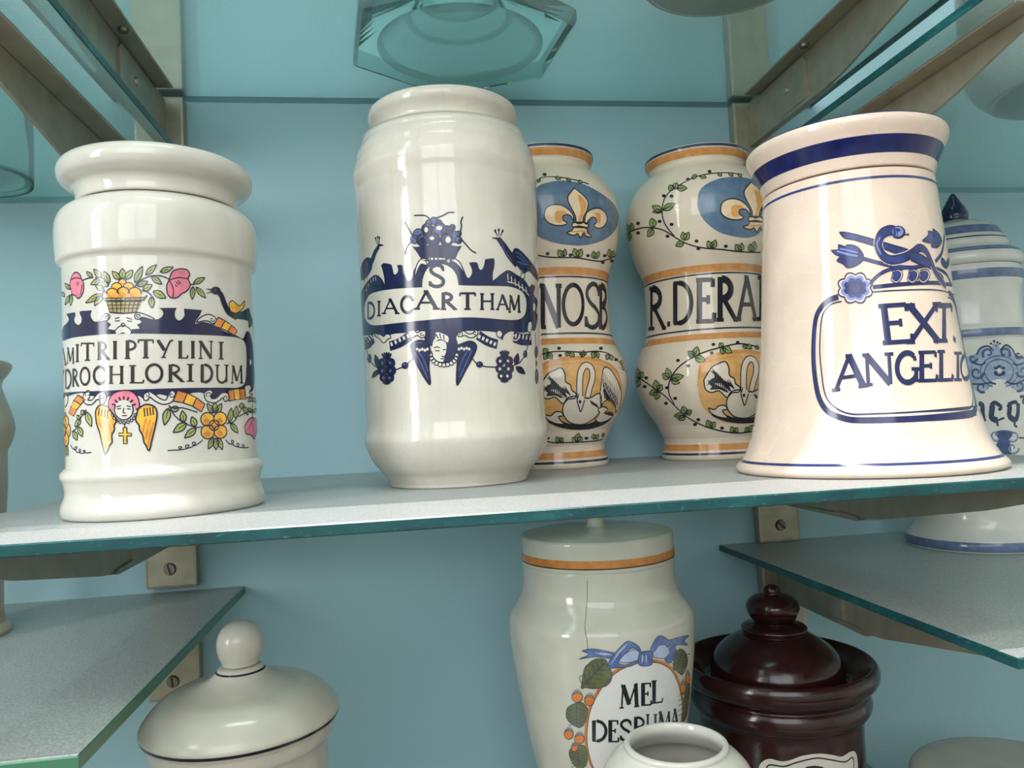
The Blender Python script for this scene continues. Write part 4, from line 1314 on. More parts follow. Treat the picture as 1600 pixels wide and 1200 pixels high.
A.fill([(670, 440), (690, 385), (740, 360), (784, 380), (786, 440), (775, 480), (760, 528), (735, 530), (695, 510)], RES2, 4)
A.fill([(690, 350), (705, 300), (740, 300), (800, 330), (800, 375), (770, 360), (740, 350), (715, 360), (680, 400)], RES2, 4)
for s in ([(705, 310), (725, 345)], [(735, 305), (745, 345)], [(765, 315), (770, 355)], [(690, 420), (715, 410), (735, 418)], [(700, 440), (735, 440)], [(760, 435), (785, 430)], [(750, 480), (765, 488), (778, 478)], [(742, 505), (768, 500)], [(684, 360), (700, 330), (695, 300)], [(672, 440), (685, 490), (720, 525), (765, 532)]):
    A.stroke(s, 7, DBK, 5)
for k in range(11):
    a = PI * (0.02 + 0.96 * k / 10)
    x, y = 768 + 102 * math.cos(a), 470 + 82 * math.sin(a)
    A.dot(x, y, 16, 16, RES2, 4)
    A.stroke([(x + 16 * math.cos(b), y + 16 * math.sin(b)) for b in [2 * PI * i / 8 for i in range(9)]], 6, DBK, 5)
A.cut('banded_horn', [280, 768, 1250], 360)
for p, q, n, w in (((345, 405), (505, 325), 5, 62), ((1185, 390), (1035, 318), 5, 62), ((150, 385), (218, 335), 4, 80), ((1310, 330), (1450, 352), 5, 76)):
    A.stroke([p, ((p[0] + q[0]) / 2, (p[1] + q[1]) / 2 + 12), q], w, DB, 4)
    dx, dy = q[0] - p[0], q[1] - p[1]
    d = math.hypot(dx, dy)
    for k in range(n):
        f = (k + .6) / n
        x, y = p[0] + dx * f, p[1] + dy * f
        A.stroke([(x + dy / d * w * .34, y - dx / d * w * .34), (x - dy / d * w * .1, y + dx / d * w * .1)], d / n * .5, RES2, 5)
A.spiral(1320, 335, 30, 6, 0, 7, 9, RES2, 6)
A.cut('hanging_flower_spray', [768], 560)
for s in ([(385, 590), (430, 575), (470, 555), (530, 498)], [(158, 420), (180, 480), (210, 540), (262, 585)], [(985, 495), (1030, 545), (1100, 565), (1175, 568)], [(1300, 560), (1360, 530), (1400, 470), (1425, 390)], [(1485, 400), (1488, 700)], [(1480, 300), (1485, 420)]):
    A.stroke(s, 8, DBK, 3)
for x, y, rx, ry in ((466, 556, 28, 28), (188, 500, 16, 36), (1046, 548, 28, 26), (1402, 466, 16, 30), (1488, 450, 13, 50), (1492, 640, 14, 60), (1490, 540, 6, 22)):
    A.dot(x, y, rx, ry, DB, 4)
    A.dot(x - rx * .3, y - ry * .3, rx * .3, ry * .3, MB, 5)
for cx, cy in ((322, 575), (1240, 560)):
    for dx, dy, r in ((-30, -40, 34), (30, -40, 36), (-32, 20, 36), (34, 20, 38), (0, -8, 32), (-22, 76, 30), (26, 76, 32)):
        x, y = cx + dx, cy + dy
        A.dot(x, y, r, r, DB, 4)
        A.stroke([(x + r * math.cos(a), y + r * math.sin(a)) for a in [2 * PI * k / 10 for k in range(11)]], 6, DBK, 5)
        A.dot(x - 4, y + 2, 10, 12, RES2 if cx > 1000 else MB, 5)
    for a in (-.7, -.35, 0, .35, .7):
        A.leaf((cx, cy - 70), (cx + 60 * math.sin(a), cy - 70 - 56 * math.cos(a)), 22, DB, DBK, 5, 4, vein=False)
        A.leaf((cx, cy + 88), (cx + 44 * math.sin(a), cy + 88 + 44 * math.cos(a)), 20, DB, DBK, 5, 4, vein=False)
for p0, p1, w in (((262, 575), (232, 470), 40), ((262, 590), (206, 650), 34), ((1325, 550), (1345, 462), 40), ((1330, 565), (1402, 620), 44)):
    A.leaf(p0, p1, w, DB, DBK, 6, 4, vein=False)
A.finish()

# ------------------------------------------------------------------ snake jar
SB = paint('cobalt_line', (24, 33, 78), 0.2)
SF = paint('cobalt_wash', (40, 52, 110), 0.35)
SL = paint('cobalt_pale', (120, 130, 182), 0.25)
RES3 = paint('reserved_peach', (219, 199, 183), 0.03, 0.12)
A = Art(J3, 0, (1200, 320, 4))


def hp(j, x, y, which=0):
    return j.hit(x, y, which)[1] * 1e3


A.begin('lettering')
word(A, [('E', 700, 915, 628, 872, dict(slant=-.12, dy=-14)), ('X', 868, 1085, 622, 866, dict(slant=-.02, dy=-10)), ('T', 1048, 1152, 622, 856, dict(slant=.0)), ('.', 1156, 1174, 622, 856),
         ('A', 408, 618, 952, 1166, dict(dy=-30)), ('N', 592, 800, 935, 1132, dict(slant=-.06, dy=-10)), ('G', 795, 950, 920, 1116), ('E', 928, 1062, 918, 1106, dict(dy=-4)), ('L', 1056, 1158, 912, 1102, dict(dy=-4)), ('I', 1160, 1212, 922, 1098), ('C', 1200, 1262, 935, 1092)], SB, wt=1.4, thin=.7)
A.begin('blue_frame')
A.frame = (0, 0, 1)
thick = [(1310, 464), (1296, 469), (1282, 482), (1274, 502), (1271, 545), (1273, 586), (1280, 622), (1294, 643), (1318, 653.5), (1347, 656.7), (1427, 654.5), (1490, 649), (1531, 643.5)]
A.stroke(thick, 9.5, SB, 2)
A.stroke([(1315, 471), (1300, 475), (1288, 487), (1283, 505), (1281, 545), (1283, 575), (1289, 615), (1303, 635), (1327, 646.4), (1360, 646.8), (1427, 643.8), (1490, 638.5), (1527, 634.4)], 2.6, SB, 2)
A.stroke([(1274, 510), (1272, 545), (1274, 580)], 4, SF, 3)
uc = A.uv((1428, 570))[0]          # the frame closes symmetrically round the far side of the name
for poly, m, layer, strip in list(A.items['blue_frame']):
    keep = [i for i in range(len(poly[0])) if poly[0][i][0] < uc]
    A.items['blue_frame'].append((tuple([(2 * uc - side[i][0], side[i][1]) for i in keep] for side in poly[::-1]), m, layer, strip))
A.frame = (1200, 320, 4)
A.stroke([(655, 515), (800, 500), (930, 490), (1050, 488), (1150, 500)], 26, SB, 2)
A.stroke([(655, 545), (800, 535), (1000, 530), (1100, 540), (1165, 562)], 9, SB, 2)
A.begin('painted_snake')
A.fill([(446, 172), (500, 175), (600, 200), (740, 240), (900, 290), (985, 335), (1010, 375), (985, 390), (900, 350), (760, 290), (650, 252), (540, 220), (480, 208)], SF, 3)
A.stroke([(446, 172), (500, 175), (600, 200), (740, 240), (900, 290), (985, 335), (1010, 375), (985, 390), (900, 350), (760, 290), (650, 252), (540, 220), (480, 208)], 9, SB, 4, closed=True)
body = [(810, 175), (765, 160), (710, 185), (688, 250), (715, 315), (770, 345), (850, 330), (905, 300), (945, 270), (985, 290), (1015, 350), (1045, 420), (1085, 480), (1110, 510)]
A.stroke(body, 92, RES3, 4, taper=(.9, .6))
A.stroke(body, 80, SB, 5, taper=(.9, .55))
A.stroke(body, 58, SF, 6, taper=(.9, .5))
A.dot(812, 172, 46, 42, SB, 5)
A.dot(810, 168, 36, 32, SL, 6)
A.dot(815, 158, 9, 9, SB, 7)
A.stroke([(845, 185), (880, 188)], 9, SB, 6)
A.stroke([(868, 186), (876, 176)], 5, SB, 6)
A.stroke([(700, 200), (680, 250), (705, 310)], 10, SL, 7)
A.fill([(890, 290), (950, 310), (1000, 345), (1012, 380), (985, 388), (900, 345), (860, 325)], SF, 7)
A.stroke([(890, 290), (950, 310), (1000, 345), (1012, 380), (985, 388), (900, 345), (860, 325)], 8, SB, 8)
A.begin('flower_branches')
for s, w in (([(590, 335), (680, 360), (790, 385), (900, 392), (985, 380)], 26), ([(630, 500), (690, 440), (760, 405), (850, 395)], 24), ([(1045, 355), (1085, 300), (1100, 210), (1100, 180)], 24), ([(1000, 390), (1060, 400), (1110, 430), (1140, 480)], 22)):
    A.stroke(s, w, SB, 3)
    A.stroke(s, w * .45, SF, 4)
for pts in ([(395, 285), (440, 280), (440, 250), (480, 262), (500, 250), (560, 265), (600, 330), (560, 375), (500, 395), (470, 370), (430, 350), (450, 325), (420, 310)], [(962, 225), (1000, 190), (1000, 165), (1030, 170), (1030, 152), (1065, 180), (1085, 225), (1060, 265), (1020, 262), (1020, 240), (990, 235)]):
    A.fill(pts, SF, 4, n=3)
    A.stroke(pts, 8, SB, 5, n=3, closed=True)
A.stroke([(430, 290), (500, 310), (560, 320)], 12, SL, 5)
A.stroke([(450, 275), (500, 285), (560, 300)], 8, SL, 5)
for cx, cy, rx, ry in ((545, 520, 104, 92),):
    pts = [(cx + rx * (.88 + .2 * abs(math.sin(4 * a))) * math.cos(a), cy + ry * (.88 + .2 * abs(math.sin(4 * a))) * math.sin(a)) for a in [2 * PI * k / 64 for k in range(64)]]
    A.fill(pts, RES3, 3, smooth=False)
    A.stroke(pts, 10, SB, 6, smooth=False, closed=True)
    A.fill([(cx + (x - cx) * .84, cy + (y - cy) * .84) for x, y in pts], SL, 4, smooth=False)
    A.fill([(cx + (x - cx) * .66, cy + (y - cy) * .66) for x, y in pts], SF, 5, smooth=False)
    A.dot(cx, cy, 46, 42, SB, 6)
    A.dot(cx, cy, 36, 32, SF, 7)
for x in (800, 900, 970):
    pts = [(x - 20, 410), (x + 20, 405), (x + 40, 430), (x + 28, 470), (x, 490), (x - 30, 470), (x - 24, 440)]
    A.fill(pts, RES3, 3)
    A.fill([(x + (a - x) * .8, 445 + (b - 445) * .8) for a, b in pts], SF, 4)
    A.stroke(pts, 7, SB, 5, closed=True)
for p0, p1, w in (((1085, 330), (1105, 395), 26), ((1110, 400), (1130, 330), 20), ((1060, 420), (1100, 500), 30)):
    A.leaf(p0, p1, w, SF, SB, 6, 4)
A.finish()
BL = paint('cobalt_band', (20, 29, 84), 0.3)
BLT = paint('cobalt_thin', (46, 58, 110), 0.2)
b0, b1 = (hp(J3, 1170, 281.5, 1) + hp(J3, 1472, 219, 1)) / 2, (hp(J3, 1183, 301, 1) + hp(J3, 1464, 251, 1)) / 2
J3.band(b1, b0, BL, which=1)
J3.band(178.6, 180.2, BLT)
J3.band(7.4, 8.9, BLT)
J3.band(215.8, 216.9, BLT, which=1)

# ------------------------------------------------------------------ swan jars
OR = paint('swan_orange', (206, 146, 88), 0.14)
ORL = paint('swan_orange_wash', (214, 166, 104), 0.12)
SLT = paint('slate_blue', (92, 117, 143), 0.12)
BK = paint('slate_black', (36, 38, 46), 0.15)
NVB = paint('dark_slate_line', (50, 58, 78), 0.12)
LG = paint('vine_green', (140, 158, 96), 0.2)
DG = paint('vine_dark', (58, 72, 50), 0.2)
FLC = paint('fleur_cream', (232, 208, 172), 0.08)
FLO = paint('fleur_orange', (222, 160, 92), 0.1)
RESD = paint('reserved_ivory', (220, 209, 192), 0.03, 0.12)
for J in (J4, J5):
    J.band(274.2, 277.7, paint('rim_navy', (48, 62, 92)), n=3, name='painted_rim_line')
    J.band(267.4, 273.4, OR, n=5)
    for y0, y1, m, nm in ((414, 426, OR, 'painted_band'), (427.4, 430, NVB, 'painted_line'), (513.6, 516.2, NVB, 'painted_line'), (521.6, 531, OR, 'painted_band'), (694.5, 704.5, OR, 'painted_band'), (708, 711.6, NVB, 'painted_line')):
        J.band(hp(J4, 1094, y1), hp(J4, 1094, y0), m, nm)


def vine(a, stems, leaves, buds, lw=7):
    for s in stems:
        a.stroke(s, lw, BK, 3)
    for L in leaves:
        a.leaf(L[0], L[1], L[2], LG, BK, 5, 4, vein=False)
        p0, p1 = L[0], L[1]
        a.stroke([p0, (p0[0] + (p1[0] - p0[0]) * .8, p0[1] + (p1[1] - p0[1]) * .8)], 9, DG, 5, taper=(1, .2))
    for x, y in buds:
        a.dot(x, y, 13, 11, BK, 4)


FLEUR = dict(mid=[(325, 310), (375, 350), (413, 398), (410, 450), (386, 500), (376, 540), (340, 540), (330, 490), (290, 412), (284, 365)],
             left=[(325, 535), (312, 480), (256, 430), (190, 420), (140, 445), (128, 500), (150, 535), (200, 556), (256, 556), (278, 540), (250, 520), (256, 492), (290, 488), (312, 512)],
             right=[(392, 540), (402, 482), (440, 450), (490, 445), (530, 478), (540, 520), (520, 562), (480, 576), (454, 556), (472, 538), (466, 510), (440, 504), (416, 528), (406, 548)],
             band=[(312, 540), (360, 536), (412, 545), (410, 572), (360, 562), (314, 566)],
             foot=[(320, 570), (400, 574), (412, 600), (437, 632), (402, 628), (386, 606), (366, 638), (346, 612), (320, 622), (274, 606), (308, 592)])


def fleur(a, dx, dy):
    mv = lambda P, sx=0, sy=0: [(x + dx + sx, y + dy + sy) for x, y in P]
    for k in ('mid', 'left', 'right', 'foot', 'band'):
        a.fill(mv(FLEUR[k]), FLC, 3, n=4)
        a.stroke(mv(FLEUR[k]), 7, BK, 5, n=4, closed=True)
    a.fill(mv([(350, 360), (400, 402), (398, 450), (376, 500), (366, 535), (352, 530), (368, 460)]), FLO, 4)
    a.fill(mv([(200, 470), (250, 460), (280, 480), (250, 500), (240, 540), (205, 530)]), FLO, 4)
    a.fill(mv([(455, 480), (490, 475), (500, 510), (490, 545), (475, 530), (470, 500)]), FLO, 4)
    a.fill(mv([(310, 596), (390, 590), (420, 622), (380, 600), (345, 605)]), FLO, 4)


# --- NOSB
A = Art(J5, 0, (820, 220, 4.2105))
A.k = 1.2
A.begin('fleur_medallion')
A.fill([(20, 470), (40, 360), (90, 298), (150, 275), (250, 262), (380, 284), (500, 345), (588, 420), (618, 510), (592, 590), (520, 652), (400, 687), (270, 684), (150, 657), (70, 610)], SLT, 2)
fleur(A, 0, 0)
A.begin('lettering')
word(A, [('N', 92, 248, 945, 1235), ('O', 242, 395, 940, 1215), ('S', 394, 498, 942, 1230), ('B', 486, 548, 950, 1236)], BK, wt=.82, thin=.9)
A.begin('green_vine')
vine(A, [[(60, 745), (120, 760), (200, 768), (340, 770), (480, 792), (560, 775), (620, 740)], [(70, 262), (130, 238), (230, 240), (330, 258), (420, 284)]],
     [((250, 765), (218, 718), 42), ((258, 762), (266, 712), 30), ((343, 766), (322, 708), 44), ((348, 766), (374, 712), 44), ((456, 775), (450, 726), 36), ((464, 775), (490, 728), 30), ((560, 768), (554, 712), 34), ((566, 768), (586, 722), 30), ((200, 240), (236, 252), 24), ((275, 246), (300, 270), 24), ((350, 264), (378, 276), 22), ((100, 250), (84, 275), 20), ((610, 745), (622, 700), 20)],
     [(150, 744), (300, 752), (415, 756), (525, 756), (512, 800), (130, 222), (572, 790)])
A.frame = (820, 480, 4.2105)
vine(A, [[(90, 320), (150, 298), (250, 290), (380, 296), (480, 290), (560, 310), (630, 370), (668, 430)], [(130, 880), (200, 892), (300, 890), (400, 885), (500, 872), (525, 835)]],
     [((150, 300), (122, 272), 36), ((150, 302), (182, 340), 36), ((150, 302), (128, 345), 36), ((285, 296), (272, 322), 28), ((295, 296), (325, 325), 34), ((375, 296), (360, 312), 26), ((388, 296), (400, 315), 26), ((372, 330), (388, 285), 30), ((460, 292), (445, 335), 36), ((466, 292), (484, 335), 30), ((550, 310), (535, 345), 30), ((556, 312), (575, 350), 28), ((640, 380), (630, 350), 22), ((640, 385), (650, 415), 22),
      ((225, 888), (208, 852), 36), ((232, 886), (250, 858), 34), ((340, 885), (312, 858), 40), ((345, 885), (352, 828), 44), ((350, 885), (378, 856), 36), ((455, 868), (448, 835), 32), ((462, 866), (486, 838), 30), ((515, 850), (512, 830), 22)],
     [(225, 270), (232, 318), (500, 270), (600, 345), (150, 862), (405, 862)])
SWANP = dict(
    bg=[(60, 560), (80, 440), (130, 385), (250, 352), (400, 346), (520, 368), (602, 420), (638, 520), (632, 620), (590, 705), (500, 775), (380, 808), (260, 805), (170, 770), (90, 690)],
    lw=[(100, 520), (150, 440), (195, 415), (240, 400), (264, 440), (268, 490), (300, 512), (308, 546), (336, 568), (330, 600), (284, 606), (250, 636), (200, 592), (150, 604), (110, 580)],
    rw=[(494, 570), (506, 470), (520, 398), (562, 410), (606, 480), (632, 560), (626, 640), (600, 690), (588, 632), (556, 606), (520, 622), (500, 654)],
    body=[(248, 662), (276, 602), (340, 585), (420, 600), (490, 566), (504, 640), (482, 700), (440, 742), (380, 772), (300, 762), (256, 712)])


def swan(a, dx, dy):
    mv = lambda P: [(x + dx, y + dy) for x, y in P]
    a.fill(mv(SWANP['bg']), ORL, 2)
    a.stroke(mv([(60, 560), (80, 440), (130, 385), (250, 352), (400, 346), (520, 368), (602, 420), (638, 520)]), 40, OR, 3, belly=True)
    a.fill(mv([(150, 752), (230, 790), (330, 806), (440, 800), (540, 760), (580, 700), (540, 690), (480, 740), (400, 770), (300, 768), (220, 742)]), BK, 3)
    for k in ('lw', 'rw', 'body'):
        a.fill(mv(SWANP[k]), RESD, 4, n=3)
        a.stroke(mv(SWANP[k]), 7, BK, 5, n=3, closed=True)
    for k in range(9):
        a.stroke(mv([(150 + 14 * k, 440 + 13 * k), (175 + 11 * k, 490 + 10 * k), (165 + 15 * k, 560 + 6 * k)]), 9, BK, 6, belly=True)
        a.stroke(mv([(142 + 15 * k, 462 + 14 * k), (180 + 13 * k, 476 + 14 * k)]), 9, BK, 6, belly=True)
        a.stroke(mv([(126 + 14 * k, 520 + 8 * k), (156 + 13 * k, 566 + 5 * k)]), 11, BK, 6, belly=True)
        a.stroke(mv([(520 + 11 * k, 430 + 16 * k), (516 + 11 * k, 560 + 12 * k)]), 4, BK, 6)
        a.stroke(mv([(520 + 9 * k, 540 + 12 * k), (526 + 9 * k, 600 + 8 * k)]), 5, BK, 6)
    for k in range(12):
        a.stroke(mv([(118 + 13 * k, 560 - 4 * k), (150 + 12 * k, 520 + 3 * k), (196 + 10 * k, 500 + 8 * k)]), 8, BK, 6, belly=True)
        a.stroke(mv([(140 + 9 * k, 588 - 1 * k), (168 + 9 * k, 556 + 2 * k)]), 10, BK, 6, belly=True)
        a.stroke(mv([(508 + 8 * k, 470 + 10 * k), (524 + 8 * k, 600 + 4 * k)]), 4, BK, 6)
    neck = mv([(362, 610), (360, 510), (366, 436), (384, 394), (406, 382), (430, 394), (444, 432), (440, 484), (426, 530), (412, 590)])
    a.stroke(neck, 39, BK, 6)
    a.stroke(neck, 28, RESD, 7)
    a.fill(mv([(342, 612), (352, 586), (378, 584), (392, 610), (382, 645), (367, 684), (352, 648)]), RESD, 8)
    a.stroke(mv([(342, 612), (350, 588), (352, 570)]), 6, BK, 9)
    a.stroke(mv([(342, 612), (352, 648), (366, 688), (382, 645), (392, 610)]), 7, BK, 9)
    a.dot(362 + dx, 622 + dy, 9, 12, BK, 9)
    for P in ([(130, 705), (170, 715), (200, 690), (240, 690), (250, 715), (220, 720), (240, 750), (260, 770), (200, 765), (150, 740)], [(460, 740), (490, 700), (480, 670), (520, 655), (545, 675), (520, 695), (560, 710), (580, 715), (540, 745), (490, 760)]):
        a.fill(mv(P), RESD, 6, n=3)
        a.stroke(mv(P), 7, BK, 7, n=3, closed=True)
    for k in range(5):
        a.stroke(mv([(340 + 14 * k, 735 + (k % 2) * 16), (352 + 14 * k, 755 - (k % 2) * 20)]), 8, RESD, 7)
    for k in range(6):
        a.stroke(mv([(430 + 8 * k, 610 + 6 * k), (440 + 9 * k, 640 + 5 * k)]), 5, BK, 7)


A.begin('painted_swan')
swan(A, 0, 0)
A.finish()

# --- R.DERA
A = Art(J4, 0, (820, 220, 4.2105))
A.k = 1.2
A.begin('fleur_medallion')
A.fill([(1135, 400), (1150, 330), (1200, 282), (1300, 244), (1420, 240), (1500, 258), (1560, 300), (1598, 380), (1590, 500), (1550, 600), (1480, 636), (1390, 632), (1280, 602), (1190, 535), (1145, 462)], SLT, 2)
fleur(A, 1160, -38)
A.begin('lettering')
word(A, [('R', 810, 928, 966, 1246, dict(dy=-6)), ('.', 936, 958, 966, 1222), ('D', 958, 1108, 930, 1210, dict(dy=-6)), ('E', 1116, 1252, 908, 1198, dict(dy=-4)), ('R', 1256, 1400, 900, 1186), ('A', 1394, 1532, 890, 1182), ('B', 1532, 1620, 892, 1180)], BK, wt=.8, thin=.9)
A.begin('green_vine')
vine(A, [[(640, 645), (690, 602), (770, 573), (850, 573), (920, 592), (1000, 642), (1080, 682), (1180, 706), (1300, 716), (1420, 730), (1550, 735)], [(985, 630), (930, 560), (905, 490), (910, 410), (940, 350), (1000, 302), (1080, 257), (1160, 227), (1250, 213), (1350, 211), (1430, 222)]],
     [((905, 465), (838, 428), 44), ((910, 462), (840, 468), 26), ((910, 455), (988, 412), 44), ((975, 325), (950, 292), 40), ((985, 318), (1000, 275), 40), ((1000, 312), (1068, 312), 40), ((850, 570), (835, 508), 48), ((846, 578), (808, 632), 44), ((1050, 655), (1040, 600), 40), ((1052, 655), (1080, 602), 40), ((1048, 668), (992, 692), 40), ((1228, 708), (1202, 658), 40), ((1234, 708), (1256, 652), 40), ((1415, 728), (1385, 682), 40), ((1422, 728), (1426, 672), 36), ((1490, 730), (1478, 680), 36), ((1496, 730), (1512, 662), 44),
      ((700, 598), (672, 552), 36), ((704, 598), (704, 540), 36), ((685, 608), (652, 650), 40), ((690, 606), (688, 655), 34), ((1100, 250), (1130, 222), 26), ((1150, 232), (1196, 242), 26), ((1270, 214), (1296, 232), 22), ((1340, 212), (1370, 232), 22), ((1400, 218), (1426, 238), 20)],
     [(915, 362), (966, 364), (746, 543), (746, 606), (888, 530), (966, 550), (940, 628), (1130, 660), (1142, 710), (1322, 694), (1074, 254), (1215, 202)])
A.frame = (820, 480, 4.2105)
vine(A, [[(690, 440), (760, 470), (850, 532), (920, 582), (1000, 662), (1080, 730), (1180, 782), (1300, 816), (1400, 828), (1500, 818)], [(985, 640), (950, 570), (952, 490), (1000, 408), (1080, 345), (1180, 296), (1300, 262), (1420, 240), (1540, 262)]],
     [((750, 462), (740, 402), 42), ((756, 462), (780, 425), 36), ((748, 468), (706, 492), 40), ((752, 472), (735, 530), 40), ((870, 545), (862, 478), 44), ((878, 548), (906, 510), 40), ((872, 552), (820, 572), 40), ((878, 556), (860, 608), 44), ((950, 470), (905, 438), 44), ((955, 465), (935, 400), 40), ((962, 470), (1046, 452), 46), ((962, 478), (1020, 500), 40), ((1115, 325), (1074, 290), 40), ((1120, 322), (1136, 258), 46), ((1118, 330), (1190, 352), 46), ((1300, 262), (1280, 235), 34), ((1305, 262), (1362, 300), 44), ((1304, 266), (1300, 310), 36), ((1460, 246), (1490, 275), 34), ((1440, 244), (1452, 275), 28), ((1520, 256), (1536, 275), 26),
      ((1055, 705), (1042, 650), 44), ((1062, 706), (1098, 678), 36), ((1052, 712), (982, 716), 40), ((1060, 716), (1010, 742), 36), ((1220, 792), (1200, 742), 42), ((1226, 792), (1252, 755), 38), ((1375, 824), (1356, 785), 36), ((1382, 824), (1398, 792), 32), ((1470, 820), (1450, 790), 34), ((1476, 820), (1500, 775), 40)],
     [(800, 465), (790, 522), (936, 530), (930, 632), (990, 600), (1008, 350), (1075, 385), (1240, 245), (1230, 302), (1400, 232), (1142, 740), (1120, 772), (1297, 795)], lw=8)
A.begin('painted_swan')
swan(A, 1078, -42)
A.finish()

# ------------------------------------------------------------------ honey jar
OLV = paint('olive_leaf', (98, 104, 74), 0.2)
ACO = paint('acorn_orange', (206, 124, 62), 0.2)
CAP = paint('acorn_cap', (150, 148, 136), 0.2)
RIB = paint('ribbon_blue', (92, 112, 160), 0.3)
RIBL = paint('ribbon_pale', (168, 180, 208), 0.15)
RIM = paint('wreath_orange', (186, 118, 58), 0.15)
ML = paint('honey_black', (32, 40, 42), 0.15)
THIN = paint('grey_line', (70, 74, 84), 0.1)
RES9 = paint('reserved_honey', (214, 214, 210), 0.02, 0.12)
A = Art(J9, 0, (860, 960, 5))
A.begin('orange_ring')
ring = [(360, 1260), (310, 1150), (282, 1020), (280, 900), (300, 760), (350, 640), (430, 520), (520, 440), (640, 385), (760, 365), (860, 375), (940, 420), (990, 500), (1020, 600), (1035, 720), (1020, 850), (990, 960), (950, 1100), (900, 1220)]
A.fill(ring, RES9, 1)
A.stroke(ring, 26, RIM, 3)
A.stroke([(p[0] + (8 if p[0] < 640 else -8), p[1] + 6) for p in ring], 5, THIN, 4)
A.begin('lettering')
word(A, [('M', 535, 695, 552, 738, dict(dy=-16)), ('E', 702, 790, 538, 716, dict(dy=-6)), ('L', 786, 878, 518, 700, dict(dy=-12)),
         ('D', 312, 445, 828, 994), ('E', 446, 536, 826, 998), ('S', 540, 640, 826, 985), ('P', 642, 742, 800, 960), ('U', 742, 836, 778, 940), ('M', 834, 944, 758, 915), ('A', 940, 1004, 738, 890), ('T', 440, 540, 1135, 1290), ('A', 545, 650, 1125, 1280)], ML, wt=1.25)
A.cut('acorn_wreath', [700], 700)
for pts, rib in (([(240, 575), (265, 430), (300, 385), (350, 350), (420, 348), (445, 380), (480, 460), (470, 520), (430, 560), (340, 580), (280, 572)], ((245, 570), (440, 360))),
                 ([(205, 690), (250, 690), (290, 740), (280, 820), (240, 880), (200, 875), (150, 840), (125, 800), (130, 740), (160, 710)], ((205, 700), (205, 870))),
                 ([(150, 1060), (200, 1020), (270, 1030), (290, 1100), (280, 1170), (240, 1210), (190, 1180), (150, 1110)], ((210, 1030), (225, 1190))),
                 ([(955, 420), (980, 300), (1020, 270), (1060, 310), (1070, 380), (1030, 470), (985, 440)], ((980, 440), (1030, 290))),
                 ([(1060, 560), (1085, 540), (1082, 660), (1060, 800), (1030, 830), (1035, 700)], ((1065, 560), (1050, 800)))):
    A.fill(pts, OLV, 4)
    A.stroke(pts, 6, THIN, 5, closed=True)
    (x0, y0), (x1, y1) = rib
    A.stroke([(x0, y0), (x1, y1)], 6, THIN, 6)
    dx, dy = x1 - x0, y1 - y0
    d = math.hypot(dx, dy)
    for k in range(1, 6):
        f = k / 6
        for s in (-1, 1):
            A.stroke([(x0 + dx * f, y0 + dy * f), (x0 + dx * (f + .16) - dy / d * 60 * s, y0 + dy * (f + .16) + dx / d * 60 * s)], 5, THIN, 6)
for x, y, rx, ry, up in ((210, 645, 42, 42, -1), (305, 670, 38, 42, -1), (145, 935, 36, 40, -1), (228, 970, 38, 40, -1), (192, 1040, 28, 34, -1), (1070, 500, 18, 50, -1), (1035, 575, 20, 50, -1)):
    A.dot(x, y, rx, ry, ACO, 5)
    A.stroke([(x + rx * math.cos(a), y + ry * math.sin(a)) for a in [2 * PI * k / 12 for k in range(13)]], 6, THIN, 6)
    A.fill([(x - rx, y - ry * .35), (x - rx * .6, y - ry * 1.15), (x, y - ry * 1.5), (x + rx * .7, y - ry * 1.15), (x + rx, y - ry * .3), (x, y - ry * .7)], CAP, 6)
    A.stroke([(x - rx, y - ry * .35), (x, y - ry * .7), (x + rx, y - ry * .3)], 5, THIN, 7)
A.stroke([(265, 470), (228, 490), (240, 530), (262, 540)], 5, THIN, 5)
A.begin('blue_bow')
for pts, m, l in (([(245, 285), (330, 268), (500, 300), (560, 330), (480, 345), (350, 330), (222, 350), (300, 312)], RIB, 4),
                  ([(440, 400), (480, 330), (560, 240), (610, 208), (690, 250), (700, 300), (640, 260), (560, 330), (530, 380), (600, 395), (640, 370), (680, 360), (640, 400), (560, 412), (460, 420)], RIB, 5),
                  ([(540, 340), (620, 285), (690, 275), (690, 350), (620, 375), (545, 372)], RIBL, 4),
                  ([(780, 270), (820, 190), (860, 165), (910, 190), (970, 240), (975, 320), (930, 380), (890, 350), (930, 300), (900, 240), (850, 240), (800, 300)], RIB, 5),
                  ([(800, 300), (850, 242), (905, 242), (930, 300), (890, 340), (810, 335)], RIBL, 4),
                  ([(910, 205), (1000, 180), (1080, 165), (1045, 205), (1070, 240), (1000, 235), (950, 250)], RIB, 4),
                  ([(700, 295), (780, 285), (795, 340), (785, 395), (700, 400), (682, 350)], RIB, 6)):
    A.fill(pts, m, l, n=3)
    A.stroke(pts, 5, THIN, l + 1, n=3, closed=True)
for s in ([(560, 350), (640, 320), (680, 310)], [(820, 310), (890, 290), (930, 250)], [(720, 310), (715, 380)], [(745, 305), (748, 380)], [(470, 390), (540, 290), (600, 230)], [(350, 300), (480, 315)]):
    A.stroke(s, 14, RIBL, 8, belly=True)
A.begin('hairline_crack')
A.stroke([(288, -265), (286, -100), (272, 60), (270, 120), (285, 190), (292, 270)], 4, paint('crack', (92, 86, 76)), 3)
A.finish()

